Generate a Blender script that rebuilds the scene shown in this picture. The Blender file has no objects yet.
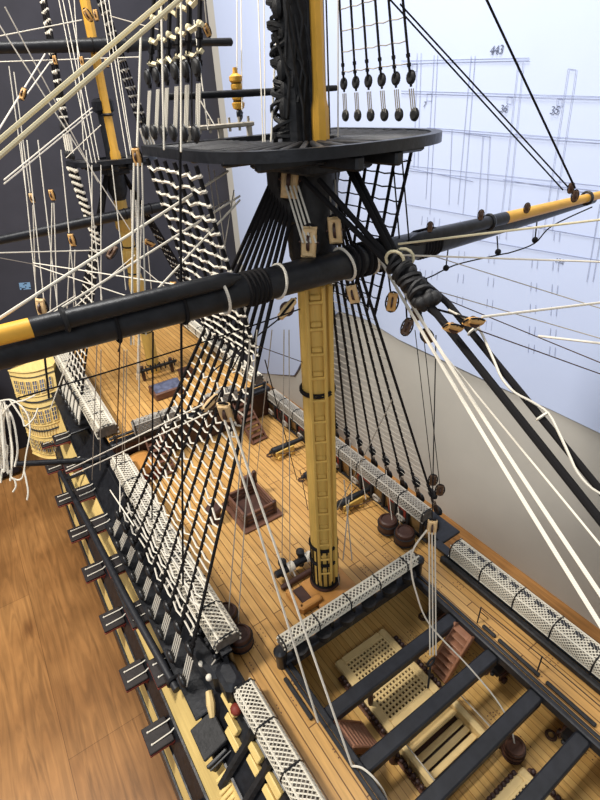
import bpy, math, random
from mathutils import Vector, Matrix
random.seed(7)
SC = 0.016                      # one unit below = 1.4 m of the real ship; the model is about 1:88
V = Vector
col = bpy.context.scene.collection
PI = math.pi

# ------------------------------------------------------------------ camera model (units as above)
F = 493.70174
rv = V((0.51546, -0.56655, -0.21236)); th = rv.length
CM = Matrix.Rotation(th, 3, rv.normalized()) @ Matrix(((1, 0, 0), (0, 0, -1), (0, 1, 0)))   # rows: right, down, forward
CP = V((-6.4226, -9.24987, 14.23569))
def ray(u, v): return CM.transposed() @ V(((u-300)/F, (v-400)/F, 1.0))
def U(u, v, ax, val):
    d = ray(u, v); i = 'xyz'.index(ax); return CP + d*((val-CP[i])/d[i])
def D(u, v, depth): return CP + ray(u, v)*depth

cam = bpy.data.cameras.new('camera'); co = bpy.data.objects.new('camera', cam); col.objects.link(co)
r, d, f = CM[0], CM[1], CM[2]
co.matrix_world = Matrix(((r[0], -d[0], -f[0], CP[0]*SC), (r[1], -d[1], -f[1], CP[1]*SC), (r[2], -d[2], -f[2], CP[2]*SC), (0, 0, 0, 1)))
cam.sensor_fit = 'VERTICAL'; cam.sensor_height = 24.0; cam.lens = F*24.0/800.0
cam.clip_start = 0.002; cam.clip_end = 50
bpy.context.scene.camera = co

# ------------------------------------------------------------------ materials
def lin(c): return tuple(((x/255)/12.92 if x/255 <= .04045 else ((x/255+.055)/1.055)**2.4) for x in c)
def mat(name, rgb, rough=.6, var=.12, nscale=3.0, bump=0.0, stretch=(1, 1, 1), spec=.4, metal=0.0):
    m = bpy.data.materials.new(name); m.use_nodes = True; nt = m.node_tree; b = nt.nodes['Principled BSDF']
    tc = nt.nodes.new('ShaderNodeTexCoord'); mp = nt.nodes.new('ShaderNodeMapping')
    mp.inputs['Scale'].default_value = tuple(s/SC for s in stretch)
    nt.links.new(tc.outputs['Object'], mp.inputs['Vector'])
    n = nt.nodes.new('ShaderNodeTexNoise'); n.inputs['Scale'].default_value = nscale; n.inputs['Detail'].default_value = 5
    nt.links.new(mp.outputs['Vector'], n.inputs['Vector'])
    cr = nt.nodes.new('ShaderNodeValToRGB'); c = lin(rgb)
    cr.color_ramp.elements[0].position = .3; cr.color_ramp.elements[1].position = .7
    cr.color_ramp.elements[0].color = tuple(x*(1-var) for x in c)+(1,); cr.color_ramp.elements[1].color = tuple(min(1, x*(1+var)) for x in c)+(1,)
    nt.links.new(n.outputs['Fac'], cr.inputs['Fac']); nt.links.new(cr.outputs['Color'], b.inputs['Base Color'])
    b.inputs['Roughness'].default_value = rough; b.inputs['Specular IOR Level'].default_value = spec; b.inputs['Metallic'].default_value = metal
    if bump:
        bp = nt.nodes.new('ShaderNodeBump'); bp.inputs['Strength'].default_value = bump; bp.inputs['Distance'].default_value = .05*SC
        nt.links.new(n.outputs['Fac'], bp.inputs['Height']); nt.links.new(bp.outputs['Normal'], b.inputs['Normal'])
    return m
def plank(name, c1, c2, gap, width, length, mortar=.02, rough=.45, rot=PI/2, grain=(2.0, 22.0), gv=.2, swirl=0.0, off=(0, 0, 0)):
    m = bpy.data.materials.new(name); m.use_nodes = True; nt = m.node_tree; b = nt.nodes['Principled BSDF']; L = nt.links.new
    tc = nt.nodes.new('ShaderNodeTexCoord'); mp = nt.nodes.new('ShaderNodeMapping')
    mp.inputs['Scale'].default_value = (1/SC,)*3; mp.inputs['Rotation'].default_value = (0, 0, rot); mp.inputs['Location'].default_value = off
    L(tc.outputs['Object'], mp.inputs['Vector'])
    br = nt.nodes.new('ShaderNodeTexBrick'); br.inputs['Scale'].default_value = 1.0
    br.inputs['Brick Width'].default_value = length; br.inputs['Row Height'].default_value = width; br.inputs['Mortar Size'].default_value = mortar
    br.inputs['Mortar Smooth'].default_value = .3; br.inputs['Bias'].default_value = 0; br.offset = .37; br.offset_frequency = 3
    br.inputs['Color1'].default_value = lin(c1)+(1,); br.inputs['Color2'].default_value = lin(c2)+(1,); br.inputs['Mortar'].default_value = lin(gap)+(1,)
    L(mp.outputs['Vector'], br.inputs['Vector'])
    mg = nt.nodes.new('ShaderNodeMapping'); mg.inputs['Scale'].default_value = (grain[0], grain[1], 1); L(mp.outputs['Vector'], mg.inputs['Vector'])
    n = nt.nodes.new('ShaderNodeTexNoise'); n.inputs['Scale'].default_value = .5; n.inputs['Detail'].default_value = 6; n.inputs['Distortion'].default_value = swirl
    L(mg.outputs['Vector'], n.inputs['Vector'])
    cr = nt.nodes.new('ShaderNodeValToRGB'); cr.color_ramp.elements[0].position = .3; cr.color_ramp.elements[1].position = .7
    cr.color_ramp.elements[0].color = (1-gv,)*3+(1,); cr.color_ramp.elements[1].color = (1+gv*.4,)*3+(1,)
    L(n.outputs['Fac'], cr.inputs['Fac'])
    mx = nt.nodes.new('ShaderNodeMix'); mx.data_type = 'RGBA'; mx.blend_type = 'MULTIPLY'; mx.inputs['Factor'].default_value = 1
    L(br.outputs['Color'], mx.inputs['A']); L(cr.outputs['Color'], mx.inputs['B']); out = mx.outputs['Result']
    if swirl:
        n2 = nt.nodes.new('ShaderNodeTexNoise'); n2.inputs['Scale'].default_value = .28; n2.inputs['Detail'].default_value = 3
        L(mp.outputs['Vector'], n2.inputs['Vector'])
        c2r = nt.nodes.new('ShaderNodeValToRGB'); c2r.color_ramp.elements[0].position = .38; c2r.color_ramp.elements[1].position = .62
        c2r.color_ramp.elements[0].color = (.74, .7, .66, 1); c2r.color_ramp.elements[1].color = (1.05, 1.05, 1.05, 1)
        L(n2.outputs['Fac'], c2r.inputs['Fac'])
        m2 = nt.nodes.new('ShaderNodeMix'); m2.data_type = 'RGBA'; m2.blend_type = 'MULTIPLY'; m2.inputs['Factor'].default_value = 1
        L(out, m2.inputs['A']); L(c2r.outputs['Color'], m2.inputs['B']); out = m2.outputs['Result']
        # knots
        vo = nt.nodes.new('ShaderNodeTexVoronoi'); vo.inputs['Scale'].default_value = 1
        mk = nt.nodes.new('ShaderNodeMapping'); mk.inputs['Scale'].default_value = (.16, .3, 1); L(mp.outputs['Vector'], mk.inputs['Vector']); L(mk.outputs['Vector'], vo.inputs['Vector'])
        ck = nt.nodes.new('ShaderNodeValToRGB'); ck.color_ramp.elements[0].position = .02; ck.color_ramp.elements[1].position = .13
        ck.color_ramp.elements[0].color = (.4, .3, .25, 1); ck.color_ramp.elements[1].color = (1, 1, 1, 1); L(vo.outputs['Distance'], ck.inputs['Fac'])
        m3 = nt.nodes.new('ShaderNodeMix'); m3.data_type = 'RGBA'; m3.blend_type = 'MULTIPLY'; m3.inputs['Factor'].default_value = .8
        L(out, m3.inputs['A']); L(ck.outputs['Color'], m3.inputs['B']); out = m3.outputs['Result']
    L(out, b.inputs['Base Color']); b.inputs['Roughness'].default_value = rough; b.inputs['Specular IOR Level'].default_value = .35
    return m
def ropemat(name, rgb, rough=.85):
    m = bpy.data.materials.new(name); m.use_nodes = True; nt = m.node_tree; b = nt.nodes['Principled BSDF']
    tc = nt.nodes.new('ShaderNodeTexCoord'); mp = nt.nodes.new('ShaderNodeMapping'); mp.inputs['Scale'].default_value = (1/SC,)*3
    w = nt.nodes.new('ShaderNodeTexWave'); w.inputs['Scale'].default_value = 14; w.inputs['Distortion'].default_value = 2; w.bands_direction = 'DIAGONAL'
    nt.links.new(tc.outputs['Object'], mp.inputs['Vector']); nt.links.new(mp.outputs['Vector'], w.inputs['Vector'])
    cr = nt.nodes.new('ShaderNodeValToRGB'); c = lin(rgb)
    cr.color_ramp.elements[0].color = tuple(x*.84 for x in c)+(1,); cr.color_ramp.elements[1].color = c+(1,)
    nt.links.new(w.outputs['Fac'], cr.inputs['Fac']); nt.links.new(cr.outputs['Color'], b.inputs['Base Color'])
    b.inputs['Roughness'].default_value = rough; b.inputs['Specular IOR Level'].default_value = .2
    return m
def emis(name, rgb, s):
    m = bpy.data.materials.new(name); m.use_nodes = True; b = m.node_tree.nodes['Principled BSDF']
    b.inputs['Base Color'].default_value = (0, 0, 0, 1); b.inputs['Emission Color'].default_value = lin(rgb)+(1,); b.inputs['Emission Strength'].default_value = s
    return m
M = dict(
    black=mat('black_paint', (27, 28, 32), .4, .4, 5, .25), blackrough=mat('black_worn_wood', (31, 30, 31), .6, .5, 7, .4),
    beam=mat('blue_black_paint', (30, 31, 36), .48, .3, 4, .2),
    yellow=mat('hull_ochre', (224, 194, 122), .5, .1, 1, .15, (8, .5, 8)), mast=mat('mast_ochre', (205, 168, 88), .5, .1, 3, .1, (4, 4, .5)),
    boomy=mat('boom_yellow', (224, 168, 62), .45, .08, 3), red=mat('port_red', (120, 45, 32), .6, .2, 4), bottom=mat('underwater_brown', (70, 40, 34), .6, .2, 3),
    lid=mat('lid_dark', (34, 28, 28), .6, .3, 5, .2),
    deck=plank('deck_planks', (204, 160, 96), (188, 142, 80), (108, 72, 38), .26, 5.5, .018, .42),
    deck2=plank('lower_deck_planks', (212, 172, 104), (200, 156, 88), (146, 100, 54), .2, 6.0, .01, .45),
    floor=plank('laminate', (182, 132, 78), (156, 110, 64), (120, 82, 46), 4.3, 26.0, .014, .36, PI/2, (.4, 4.0), .36, 2.8, (2.4, 1.2, 0)),
    walnut=mat('walnut', (98, 64, 48), .5, .25, 3, .15, (1, 6, 6)), darkbrown=mat('dark_walnut', (66, 42, 34), .5, .25, 3, .15),
    ladder=mat('ladder_wood', (150, 104, 78), .55, .15, 4, .1), tan=mat('light_limewood', (214, 186, 130), .55, .08, 3, .1),
    block=mat('boxwood', (206, 158, 94), .45, .15, 5), blockdk=mat('walnut_block', (92, 66, 46), .5, .25, 5), cream=mat('pale_boxwood', (216, 182, 132), .5, .15, 5),
    orange=mat('oiled_cherry', (186, 132, 70), .4, .12, 2), brass=mat('aged_brass', (150, 120, 60), .35, .15, 5, 0, (1, 1, 1), .5, .7),
    white=ropemat('white_line', (228, 220, 204)), creamrope=ropemat('cream_line', (226, 213, 176)), grey=ropemat('grey_line', (176, 168, 156)), brope=ropemat('black_line', (28, 26, 27)), brownrope=ropemat('tarred_line', (84, 62, 48)),
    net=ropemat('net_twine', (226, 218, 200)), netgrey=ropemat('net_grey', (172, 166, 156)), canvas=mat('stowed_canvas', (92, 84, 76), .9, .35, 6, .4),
    paper=mat('drawing_paper', (196, 208, 238), .8, .012, .5), ink=mat('pencil_grey', (136, 144, 172), .8, .05), ink2=mat('pencil_dark', (92, 98, 118), .8, .05),
    wall=mat('grey_plaster', (190, 186, 178), .85, .03, .6), dark=mat('charcoal_paint', (56, 55, 62), .8, .15, .5), navy=mat('navy_black', (20, 23, 32), .4, .2, .7),
    palewood=mat('weathered_pale_wood', (184, 174, 158), .7, .15, 5, .1),
    bulwark=mat('dark_ochre_bulwark', (128, 98, 58), .6, .25, 3, .2), batten=mat('worn_grey_black', (58, 57, 58), .5, .3, 6, .2),
    iron=mat('iron', (30, 30, 32), .4, .2, 5), glass=mat('leaded_pane', (84, 88, 108), .25, .4, 4), shot=mat('iron_shot', (62, 44, 42), .45, .2, 4),
    screen=emis('screen_glow', (150, 190, 225), .6),
)

# ------------------------------------------------------------------ mesh builder
class MB:
    def __init__(s): s.v = []; s.f = []; s.mi = []; s.m = 0
    def add(s, vs, fs):
        o = len(s.v); s.v += [V(p) for p in vs]; s.f += [tuple(i+o for i in q) for q in fs]; s.mi += [s.m]*len(fs); return s
    def box(s, c, size, rot=None, taper=1.0):
        x, y, z = [k/2 for k in size]; c = V(c); vs = []
        for sz in (-1, 1):
            t = taper if sz > 0 else 1
            for sx, sy in ((-1, -1), (1, -1), (1, 1), (-1, 1)):
                p = V((sx*x*t, sy*y*t, sz*z)); vs.append(c + (rot @ p if rot else p))
        return s.add(vs, [(3, 2, 1, 0), (4, 5, 6, 7), (0, 1, 5, 4), (1, 2, 6, 5), (2, 3, 7, 6), (3, 0, 4, 7)])
    def bbox(s, c, size, rot=None, b=.04):          # chamfered box
        x, y, z = [k/2 for k in size]; c = V(c); b = min(b, x*.45, y*.45, z*.45); rings = []
        for zz, i in ((-z, b), (-z+b, 0), (z-b, 0), (z, b)):
            X, Y = x-i, y-i
            q = [(-X+b, -Y), (X-b, -Y), (X, -Y+b), (X, Y-b), (X-b, Y), (-X+b, Y), (-X, Y-b), (-X, -Y+b)]
            rings.append([V((a, bb, zz)) for a, bb in q])
        vs = [c + (rot @ p if rot else p) for rg in rings for p in rg]; fs = [tuple(range(7, -1, -1)), tuple(range(24, 32))]
        for k in range(3):
            for i in range(8): fs.append((k*8+i, k*8+(i+1) % 8, k*8+8+(i+1) % 8, k*8+8+i))
        return s.add(vs, fs)
    def tube(s, pts, r, seg=6, cap=True):
        pts = [V(p) for p in pts]; n = len(pts)
        if n < 2: return s
        rs = r if isinstance(r, (list, tuple)) else [r]*n
        t0 = (pts[1]-pts[0]).normalized(); up = V((0, 0, 1)) if abs(t0.z) < .9 else V((0, 1, 0))
        nx = t0.cross(up).normalized(); vs = []; fs = []
        for i in range(n):
            t = (pts[min(i+1, n-1)]-pts[max(i-1, 0)])
            t = t.normalized() if t.length > 1e-9 else t0
            nx = (nx - t*nx.dot(t)); nx = nx.normalized() if nx.length > 1e-6 else t.orthogonal().normalized()
            ny = t.cross(nx)
            for k in range(seg):
                a = 2*PI*k/seg; vs.append(pts[i] + (nx*math.cos(a)+ny*math.sin(a))*rs[i])
        for i in range(n-1):
            for k in range(seg): fs.append((i*seg+k, i*seg+(k+1) % seg, (i+1)*seg+(k+1) % seg, (i+1)*seg+k))
        if cap: fs += [tuple(range(seg-1, -1, -1)), tuple(range((n-1)*seg, n*seg))]
        return s.add(vs, fs)
    def cyl(s, a, b, r0, r1=None, seg=16): return s.tube([a, b], [r0, r0 if r1 is None else r1], seg)
    def ring(s, c, R, r, axis=(0, 0, 1), seg=20, s2=6, sq=(1, 1)):
        ax = V(axis).normalized(); u = ax.orthogonal().normalized(); w = ax.cross(u); c = V(c)
        p = [c+u*math.cos(2*PI*i/seg)*R*sq[0]+w*math.sin(2*PI*i/seg)*R*sq[1] for i in range(seg+1)]
        return s.tube(p, r, s2, False)
    def ball(s, c, r, sc=(1, 1, 1), rot=None, nu=10, nv=7):
        vs = []; fs = []; c = V(c)
        for j in range(nv+1):
            ph = PI*j/nv
            for i in range(nu):
                a = 2*PI*i/nu; p = V((math.sin(ph)*math.cos(a)*sc[0], math.sin(ph)*math.sin(a)*sc[1], math.cos(ph)*sc[2]))*r
                vs.append(c+(rot @ p if rot else p))
        for j in range(nv):
            for i in range(nu): fs.append((j*nu+i, (j+1)*nu+i, (j+1)*nu+(i+1) % nu, j*nu+(i+1) % nu))
        return s.add(vs, fs)
    def lathe(s, prof, c=(0, 0, 0), rot=None, seg=20):
        c = V(c); vs = []; fs = []; n = len(prof)
        for (r, z) in prof:
            for k in range(seg):
                a = 2*PI*k/seg; p = V((r*math.cos(a), r*math.sin(a), z)); vs.append(c+(rot @ p if rot else p))
        for i in range(n-1):
            for k in range(seg): fs.append((i*seg+k, i*seg+(k+1) % seg, (i+1)*seg+(k+1) % seg, (i+1)*seg+k))
        fs += [tuple(range(seg-1, -1, -1)), tuple(range((n-1)*seg, n*seg))]
        return s.add(vs, fs)
    def prism(s, poly, z0, z1):                     # poly in xy
        n = len(poly); vs = [(x, y, z0) for x, y in poly]+[(x, y, z1) for x, y in poly]
        return s.add(vs, [tuple(range(n-1, -1, -1)), tuple(range(n, 2*n))]+[(i, (i+1) % n, n+(i+1) % n, n+i) for i in range(n)])
    def grid(s, rows, close=False):                 # rows of equal-length point lists
        n = len(rows[0]); fs = []
        for j in range(len(rows)-1):
            for i in range(n if close else n-1): fs.append((j*n+i, j*n+(i+1) % n, (j+1)*n+(i+1) % n, (j+1)*n+i))
        return s.add([p for rw in rows for p in rw], fs)
    def build(s, name, mats, parent=None, origin=None, smooth=35):
        """links what was collected as ONE mesh object"""
        if parent is not None and origin is None: origin = V(parent.get('_o', (0, 0, 0)))
        local = parent is not None and parent.get('_local')
        if origin is None:
            lo = V((min(p[i] for p in s.v) for i in range(3))); hi = V((max(p[i] for p in s.v) for i in range(3)))
            origin = V(((lo.x+hi.x)/2, (lo.y+hi.y)/2, lo.z))
        if local: origin = V((0, 0, 0))
        me = bpy.data.meshes.new(name)
        me.from_pydata([tuple((p-origin)*SC) for p in s.v], [], s.f)
        if not isinstance(mats, (list, tuple)): mats = [mats]
        for m in mats: me.materials.append(M[m])
        me.polygons.foreach_set('material_index', s.mi)
        if smooth:
            me.polygons.foreach_set('use_smooth', [True]*len(me.polygons))
            try: me.set_sharp_from_angle(angle=math.radians(smooth))
            except Exception: pass
        me.update()
        o = bpy.data.objects.new(name, me); col.objects.link(o)
        if parent is None: o.location = origin*SC
        else: o.parent = parent
        o['_o'] = tuple(origin); o['_local'] = bool(local)
        return o
def tag(o, label=None, cat=None, group=None, kind=None):
    for k, v in (('label', label), ('category', cat), ('group', group), ('kind', kind)):
        if v: o[k] = v
    return o
def thing(name, label, cat, loc=(0, 0, 0), rz=0.0, group=None, local=False):
    """an Empty at the thing's base; parts are children (in world units unless local)"""
    o = bpy.data.objects.new(name, None); col.objects.link(o); o.empty_display_size = .01
    o.location = V(loc)*SC; o.rotation_euler = (0, 0, rz); tag(o, label, cat, group)
    o['_o'] = tuple(loc); o['_local'] = local
    return o
def dup(root, loc, rz=None, label=None, group=None, rot=None):
    r = root.copy(); col.objects.link(r); r.location = V(loc)*SC
    if rz is not None: r.rotation_euler = (0, 0, rz)
    if rot is not None: r.rotation_euler = rot
    if label: r['label'] = label
    if group: r['group'] = group
    for ch in list(root.children):
        c = ch.copy(); col.objects.link(c); c.parent = r
        for g in list(ch.children):
            d2 = g.copy(); col.objects.link(d2); d2.parent = c
    return r
def sub(o, par):                                    # make o a sub-part: same local frame as its part
    o.parent = par; return o
def struct(o): o['kind'] = 'structure'; return o
def sag(a, b, s=0.0, n=8, wob=0.0):
    a, b = V(a), V(b); out = []
    for i in range(n+1):
        t = i/n; p = a.lerp(b, t); p.z -= s*4*t*(1-t)
        if wob and 0 < i < n: p += V((random.uniform(-wob, wob) for _ in range(3)))
        out.append(p)
    return out
def rope(a, b, r, m, label, group=None, s=0.0, name='rope', seg=6, cat='rope', wob=0.0):
    n = 1 if s == 0 and not wob else 10
    o = MB().tube(sag(a, b, s, n, wob), r, seg).build(name, m)
    return tag(o, label, cat, group)
def smooth(pts, n=5):
    out = []
    for i in range(len(pts)-1):
        p0, p1, p2, p3 = pts[max(i-1, 0)], pts[i], pts[i+1], pts[min(i+2, len(pts)-1)]
        for k in range(n):
            t = k/n; out.append(.5*((2*p1)+(p2-p0)*t+(2*p0-5*p1+4*p2-p3)*t*t+(3*p1-p0-3*p2+p3)*t**3))
    return out+[pts[-1]]
# ================================================================== SETTING
W, FZ, BY = 12.4, -7.9, 29.2
struct(MB().box((0, 2, FZ-.5), (60, 60, 1)).build('floor', 'floor'))
struct(MB().box((W+.5, 2, 8), (1, 54.4, 34)).build('wall_right', 'wall'))
struct(MB().box((-8, BY+.5, 8), (41, 1, 34)).build('wall_back', 'dark'))

# plan sheet pinned to the right wall
def PW(u, v, off=.05): return U(u, v, 'x', W-off)
sheet = thing('plan_sheet', 'large pale blue drawing sheet of numbered spar plans on the grey wall', 'drawing', (W-.02, 4, 2))
low = [(255, 372), (272, 374), (296, 375), (318, 330), (340, 311), (366, 319), (400, 339), (450, 362), (500, 386), (550, 409), (600, 432), (680, 468)]
yl = [PW(u, v) for u, v in low]; yl = [(p.y, p.z) for p in yl]
rows = [[], []]; yy = [p[0] for p in yl]
def lowz(y):
    for (a, za), (b, zb) in zip(yl, yl[1:]):
        if b <= y <= a: return za+(zb-za)*(y-a)/(b-a)
    return yl[-1][1]
ys = [yy[0]+(yy[-1]-yy[0])*i/60 for i in range(61)]
m = MB(); rows = []
for j in range(9):
    t = j/8; rr = []
    for y in ys:
        z = lowz(y)*(1-t)+23*t; bulge = .03*math.sin(y*.7+t*5)*t*(1-t)*2+.12*(1-t)**6*abs(math.sin(y*.25))
        rr.append((W-.05-.02-bulge, y, z))
    rows.append(rr)
m.grid(rows)
m.grid([[(W-.03, p[1], p[2]) for p in rw] for rw in rows]); m.build('paper_sheet', 'paper', sheet)
m = MB(); m2 = MB()
def dl(a, b, w=.0095, dash=0, mm=None):
    a, b = PW(*a, .3), PW(*b, .3); a.x = b.x = W-.115
    k = mm or m
    if not dash: k.tube([a, b], w, 3)
    else:
        n = max(1, int((b-a).length/dash))
        for i in range(0, n, 2): k.tube([a.lerp(b, i/n), a.lerp(b, (i+1)/n)], w, 3)
for a, b in (((398, 61), (526, 58)), ((398, 64), (526, 60.5)), ((398, 91), (600, 97)), ((398, 93.5), (600, 99.5)), ((424, 128), (600, 141)), ((424, 130), (600, 144)),
             ((404, 166), (600, 187)), ((404, 171), (600, 192)), ((462, 134), (487, 137)), ((500, 180), (600, 196))): dl(a, b)
for a, b in (((414, 53), (411, 168)), ((418, 53), (415, 168)), ((431, 55), (423, 200)), ((434.5, 55), (427, 215)), ((468, 56), (455, 205)), ((472, 56), (460, 215)), ((515, 62), (496, 240)), ((520, 62), (503, 240)),
             ((565, 69), (541, 232)), ((573, 70), (549, 232)), ((565, 69), (573, 70)), ((480, 136), (474, 230)), ((487, 136), (482, 230)), ((449, 130), (446, 205)), ((597, 205), (584, 283)), ((602, 214), (590, 283))): dl(a, b)
for x in (414, 426, 452, 482, 525, 546):
    for v0 in (215, 245, 268, 290, 312, 330):
        dl((x-.03*(v0-200)*1.2+6, v0+(x-400)*.12), (x-.03*(v0-190)*1.2+5.6, v0+9+(x-400)*.12)); dl((x+5.5-.03*(v0-200)*1.2+6, v0+1+(x-400)*.12), (x+5-.03*(v0-190)*1.2+6, v0+10+(x-400)*.12))
for u, v in ((424, 94), (504, 97), (554, 99), (409, 64)):
    dl((u, v), (u+5, v)); dl((u, v), (u-.4, v+7)); dl((u-.4, v+7), (u+4.5, v+7.3)); dl((u+5, v), (u+4.6, v+7.3))
dl((404, 168), (470, 182)); dl((330, 150), (404, 160)); dl((404, 205), (600, 240), .012); dl((470, 240), (600, 262), .012)
m.build('drawn_lines', 'ink', sheet)
for txt, u, v, sz in (('443', 489, 55, .34), ('31', 407, 77, .26), ('7', 423, 107, .26), ('36', 499, 112, .3), ('35', 549, 114, .3), ('132', 554, 262, .22)):
    cu = bpy.data.curves.new('plan_number', 'FONT'); cu.body = txt; cu.size = sz*SC*1.15; cu.extrude = .004*SC; cu.shear = .2
    t0 = bpy.data.objects.new('plan_number', cu); col.objects.link(t0); cu.materials.append(M['ink2'])
    me = bpy.data.meshes.new_from_object(t0.evaluated_get(bpy.context.evaluated_depsgraph_get())); bpy.data.objects.remove(t0)
    if not me.materials: me.materials.append(M['ink2'])
    t = bpy.data.objects.new('plan_number', me); col.objects.link(t)
    p = PW(u, v, .12); t.parent = sheet; t.location = (p-V((W-.02, 4, 2)))*SC
    t.rotation_euler = Matrix(((0, 0, -1), (-1, 0, 0), (0, 1, 0))).to_euler()

# dark furniture behind the stern
cab = thing('storage_cabinet', 'tall navy black cabinet at the dark back wall with a small lit display', 'cabinet', (-13, 26.6, FZ))
MB().bbox((-13.1, 27.4, -.2), (5.6, 2.2, 15.4), None, .15).build('body', 'navy', cab)
MB().bbox((-12.7, 26.22, 1.0), (4.5, .12, 6.6), None, .05).build('door', 'navy', cab)
scp = U(25, 286, 'y', 26.1)
MB().box(scp, (.62, .08, .42), Matrix.Rotation(.15, 3, 'Y')).build('display', 'screen', cab)
m = MB()
for i in range(7): m.box(scp+V((random.uniform(-.28, .28), -.05, random.uniform(-.17, .17))), (random.uniform(.06, .2), .05, random.uniform(.04, .1)), Matrix.Rotation(.3, 3, 'Y'))
m.build('display_text', 'navy', cab)
bx = thing('storage_box', 'black lidded box on the wooden surface beside the stern gallery', 'box', (-9.2, 26.9, FZ))
MB().bbox((-9.2, 27.0, -4.9), (1.7, 2.6, 5.8), None, .2).build('body', 'navy', bx)
MB().bbox((-9.2, 27.0, -1.8), (1.9, 2.9, .5), None, .12).build('lid', 'blackrough', bx)

# ================================================================== HULL
PROF = [(1.3, 4.12), (.9, 4.18), (.3, 4.24), (0, 4.34), (-.6, 4.86), (-1.0, 5.2), (-1.6, 5.6), (-2.2, 5.9), (-2.9, 6.25), (-3.6, 6.48), (-4.3, 6.6), (-5.0, 6.66), (-5.6, 6.55), (-6.6, 5.8), (-7.3, 3.6), (-7.7, .5)]
def ytaper(y, z):
    t = 1.0
    if y > 13: t -= ((y-13)/12)**2*(.10+.05*max(0, -z))
    if y < -13: t *= max(.03, 1-((-13-y)/11.0)**2.2)
    return max(t, .02)
def sheer(y): return .0045*max(0, y-2)**2*.55 + .004*max(0, -6-y)**2
def hw(y, z):
    for (a, wa), (b, wb) in zip(PROF, PROF[1:]):
        if b <= z <= a: return (wa+(wb-wa)*(z-a)/(b-a))*ytaper(y, z)
    return PROF[0][1]*ytaper(y, z)
YS = [-24, -23.4, -22, -20, -17.5, -15, -12.5]+[-10, -8.75, -7.5, -6.25, -5, -3.75, -2.5, -1.2, -.9]+[i*1.25 for i in range(21)]
hull = thing('ship_hull', 'black and ochre wooden warship hull with rows of open gun ports', 'ship model', (0, 0, FZ))
def zt(y): return .95 if y > -1.0 else .25
def zm(y, z): return z if z <= 0 else z*zt(y)/1.3
BANDS = [(1.3, -1.0, 'black'), (-1.0, -2.2, 'yellow'), (-2.2, -2.9, 'black'), (-2.9, -3.7, 'yellow'), (-3.7, -4.3, 'black'), (-4.3, -7.7, 'bottom')]
mats = ['black', 'yellow', 'bottom']; m = MB()
for sgn in (-1, 1):
    for (za, zb, mm) in BANDS:
        lv = sorted({za, zb} | {z for z, _ in PROF if zb < z < za}, reverse=True)
        m.m = mats.index(mm); proud = .05 if mm == 'black' and za < -2 else 0
        m.grid([[(sgn*(hw(y, z)+proud), y, zm(y, z)+sheer(y)*(1 if z > -4 else max(0, 1-(-4-z)/3))) for y in YS] for z in lv])
m.m = 0
tr = [(hw(25, z), z+sheer(25)*(1 if z > -4 else max(0, 1-(-4-z)/3))) for z, _ in PROF]
m.add([(-w, 25, z) for w, z in tr]+[(w, 25, z) for w, z in reversed(tr)], [tuple(range(2*len(tr)))])
m.box((0, 0, -7.78), (.8, 40, .24))
m.build('hull_planking', mats, hull)
# mouldings along the wales
for z, mm in ((-1.0, 'black'), (-2.2, 'black'), (-2.9, 'black'), (-3.7, 'black'), (.0, 'black')):
    m = MB()
    for sgn in (-1, 1):
        m.tube([(sgn*(hw(y, z)+.03), y, z+sheer(y)) for y in YS if -12 < y < 25], .055, 5)
    m.build('wale_moulding', mm, hull)
# inner linings, rails
for sgn in (-1, 1):
    m = MB(); yr = [y for y in YS if -14 <= y <= 25]
    m.grid([[(sgn*(hw(y, z)-.16), y, zm(y, z)+sheer(y)) for y in yr] for z in (1.3, .9, .3, 0)])
    m.build('inner_bulwark', 'bulwark', hull)
    m = MB(); m.grid([[(sgn*(4.12 if z > -.5 else 4.4), y, z) for y in (-14, 0, 2.5)] for z in (-.1, -1.5)]); m.build('gun_deck_wall', 'deck2', hull)
    for a, b, z in ((-.95, 25, .98), (-14, -1.2, .28)):
        m = MB(); ys2 = [a+(b-a)*i/24 for i in range(25)]
        rw = []
        for dx, dz in ((-.22, -.05), (-.22, .05), (.1, .05), (.1, -.05)): rw.append([(sgn*(hw(y, 1.0)+dx), y, z+dz+sheer(y)) for y in ys2])
        m.grid(rw); m.grid([rw[3], rw[0]])
        m.build('cap_rail', 'black', hull)
for y in (.7, 2.6, 4.8, 7.0, 9.0):
    m = MB(); m.m = 0; m.bbox((hw(y, .5)-.2, y, .5), (.1, .95, .62)); m.m = 1; m.box((hw(y, .5)-.24, y, .5), (.06, .72, .44)); m.build('gun_port', ['red', 'blackrough'], hull)
for i in range(16):
    y = -.6+i*.68
    m = MB(); m.bbox((hw(y, .5)-.26, y, .5), (.14, .12, .8)); m.build('timber_knee', 'blackrough', hull)
    if i % 2: m = MB(); m.ring((hw(y, .5)-.36, y+.3, .45), .16, .04, (1, 0, .3), 10, 4); m.ring((hw(y, .5)-.34, y+.3, .4), .18, .04, (1, .2, .3), 10, 4); m.build('rope_coil', 'grey', hull)
m = MB(); m.tube([(hw(y, .3)-.24, y, .12) for y in (-.9, 2, 5, 8, 10.5)], .07, 6); m.tube([(hw(y, .3)-.24, y, .86) for y in (-.9, 2, 5, 8, 10.5)], .06, 6); m.build('waterway', 'blackrough', hull)
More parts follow.
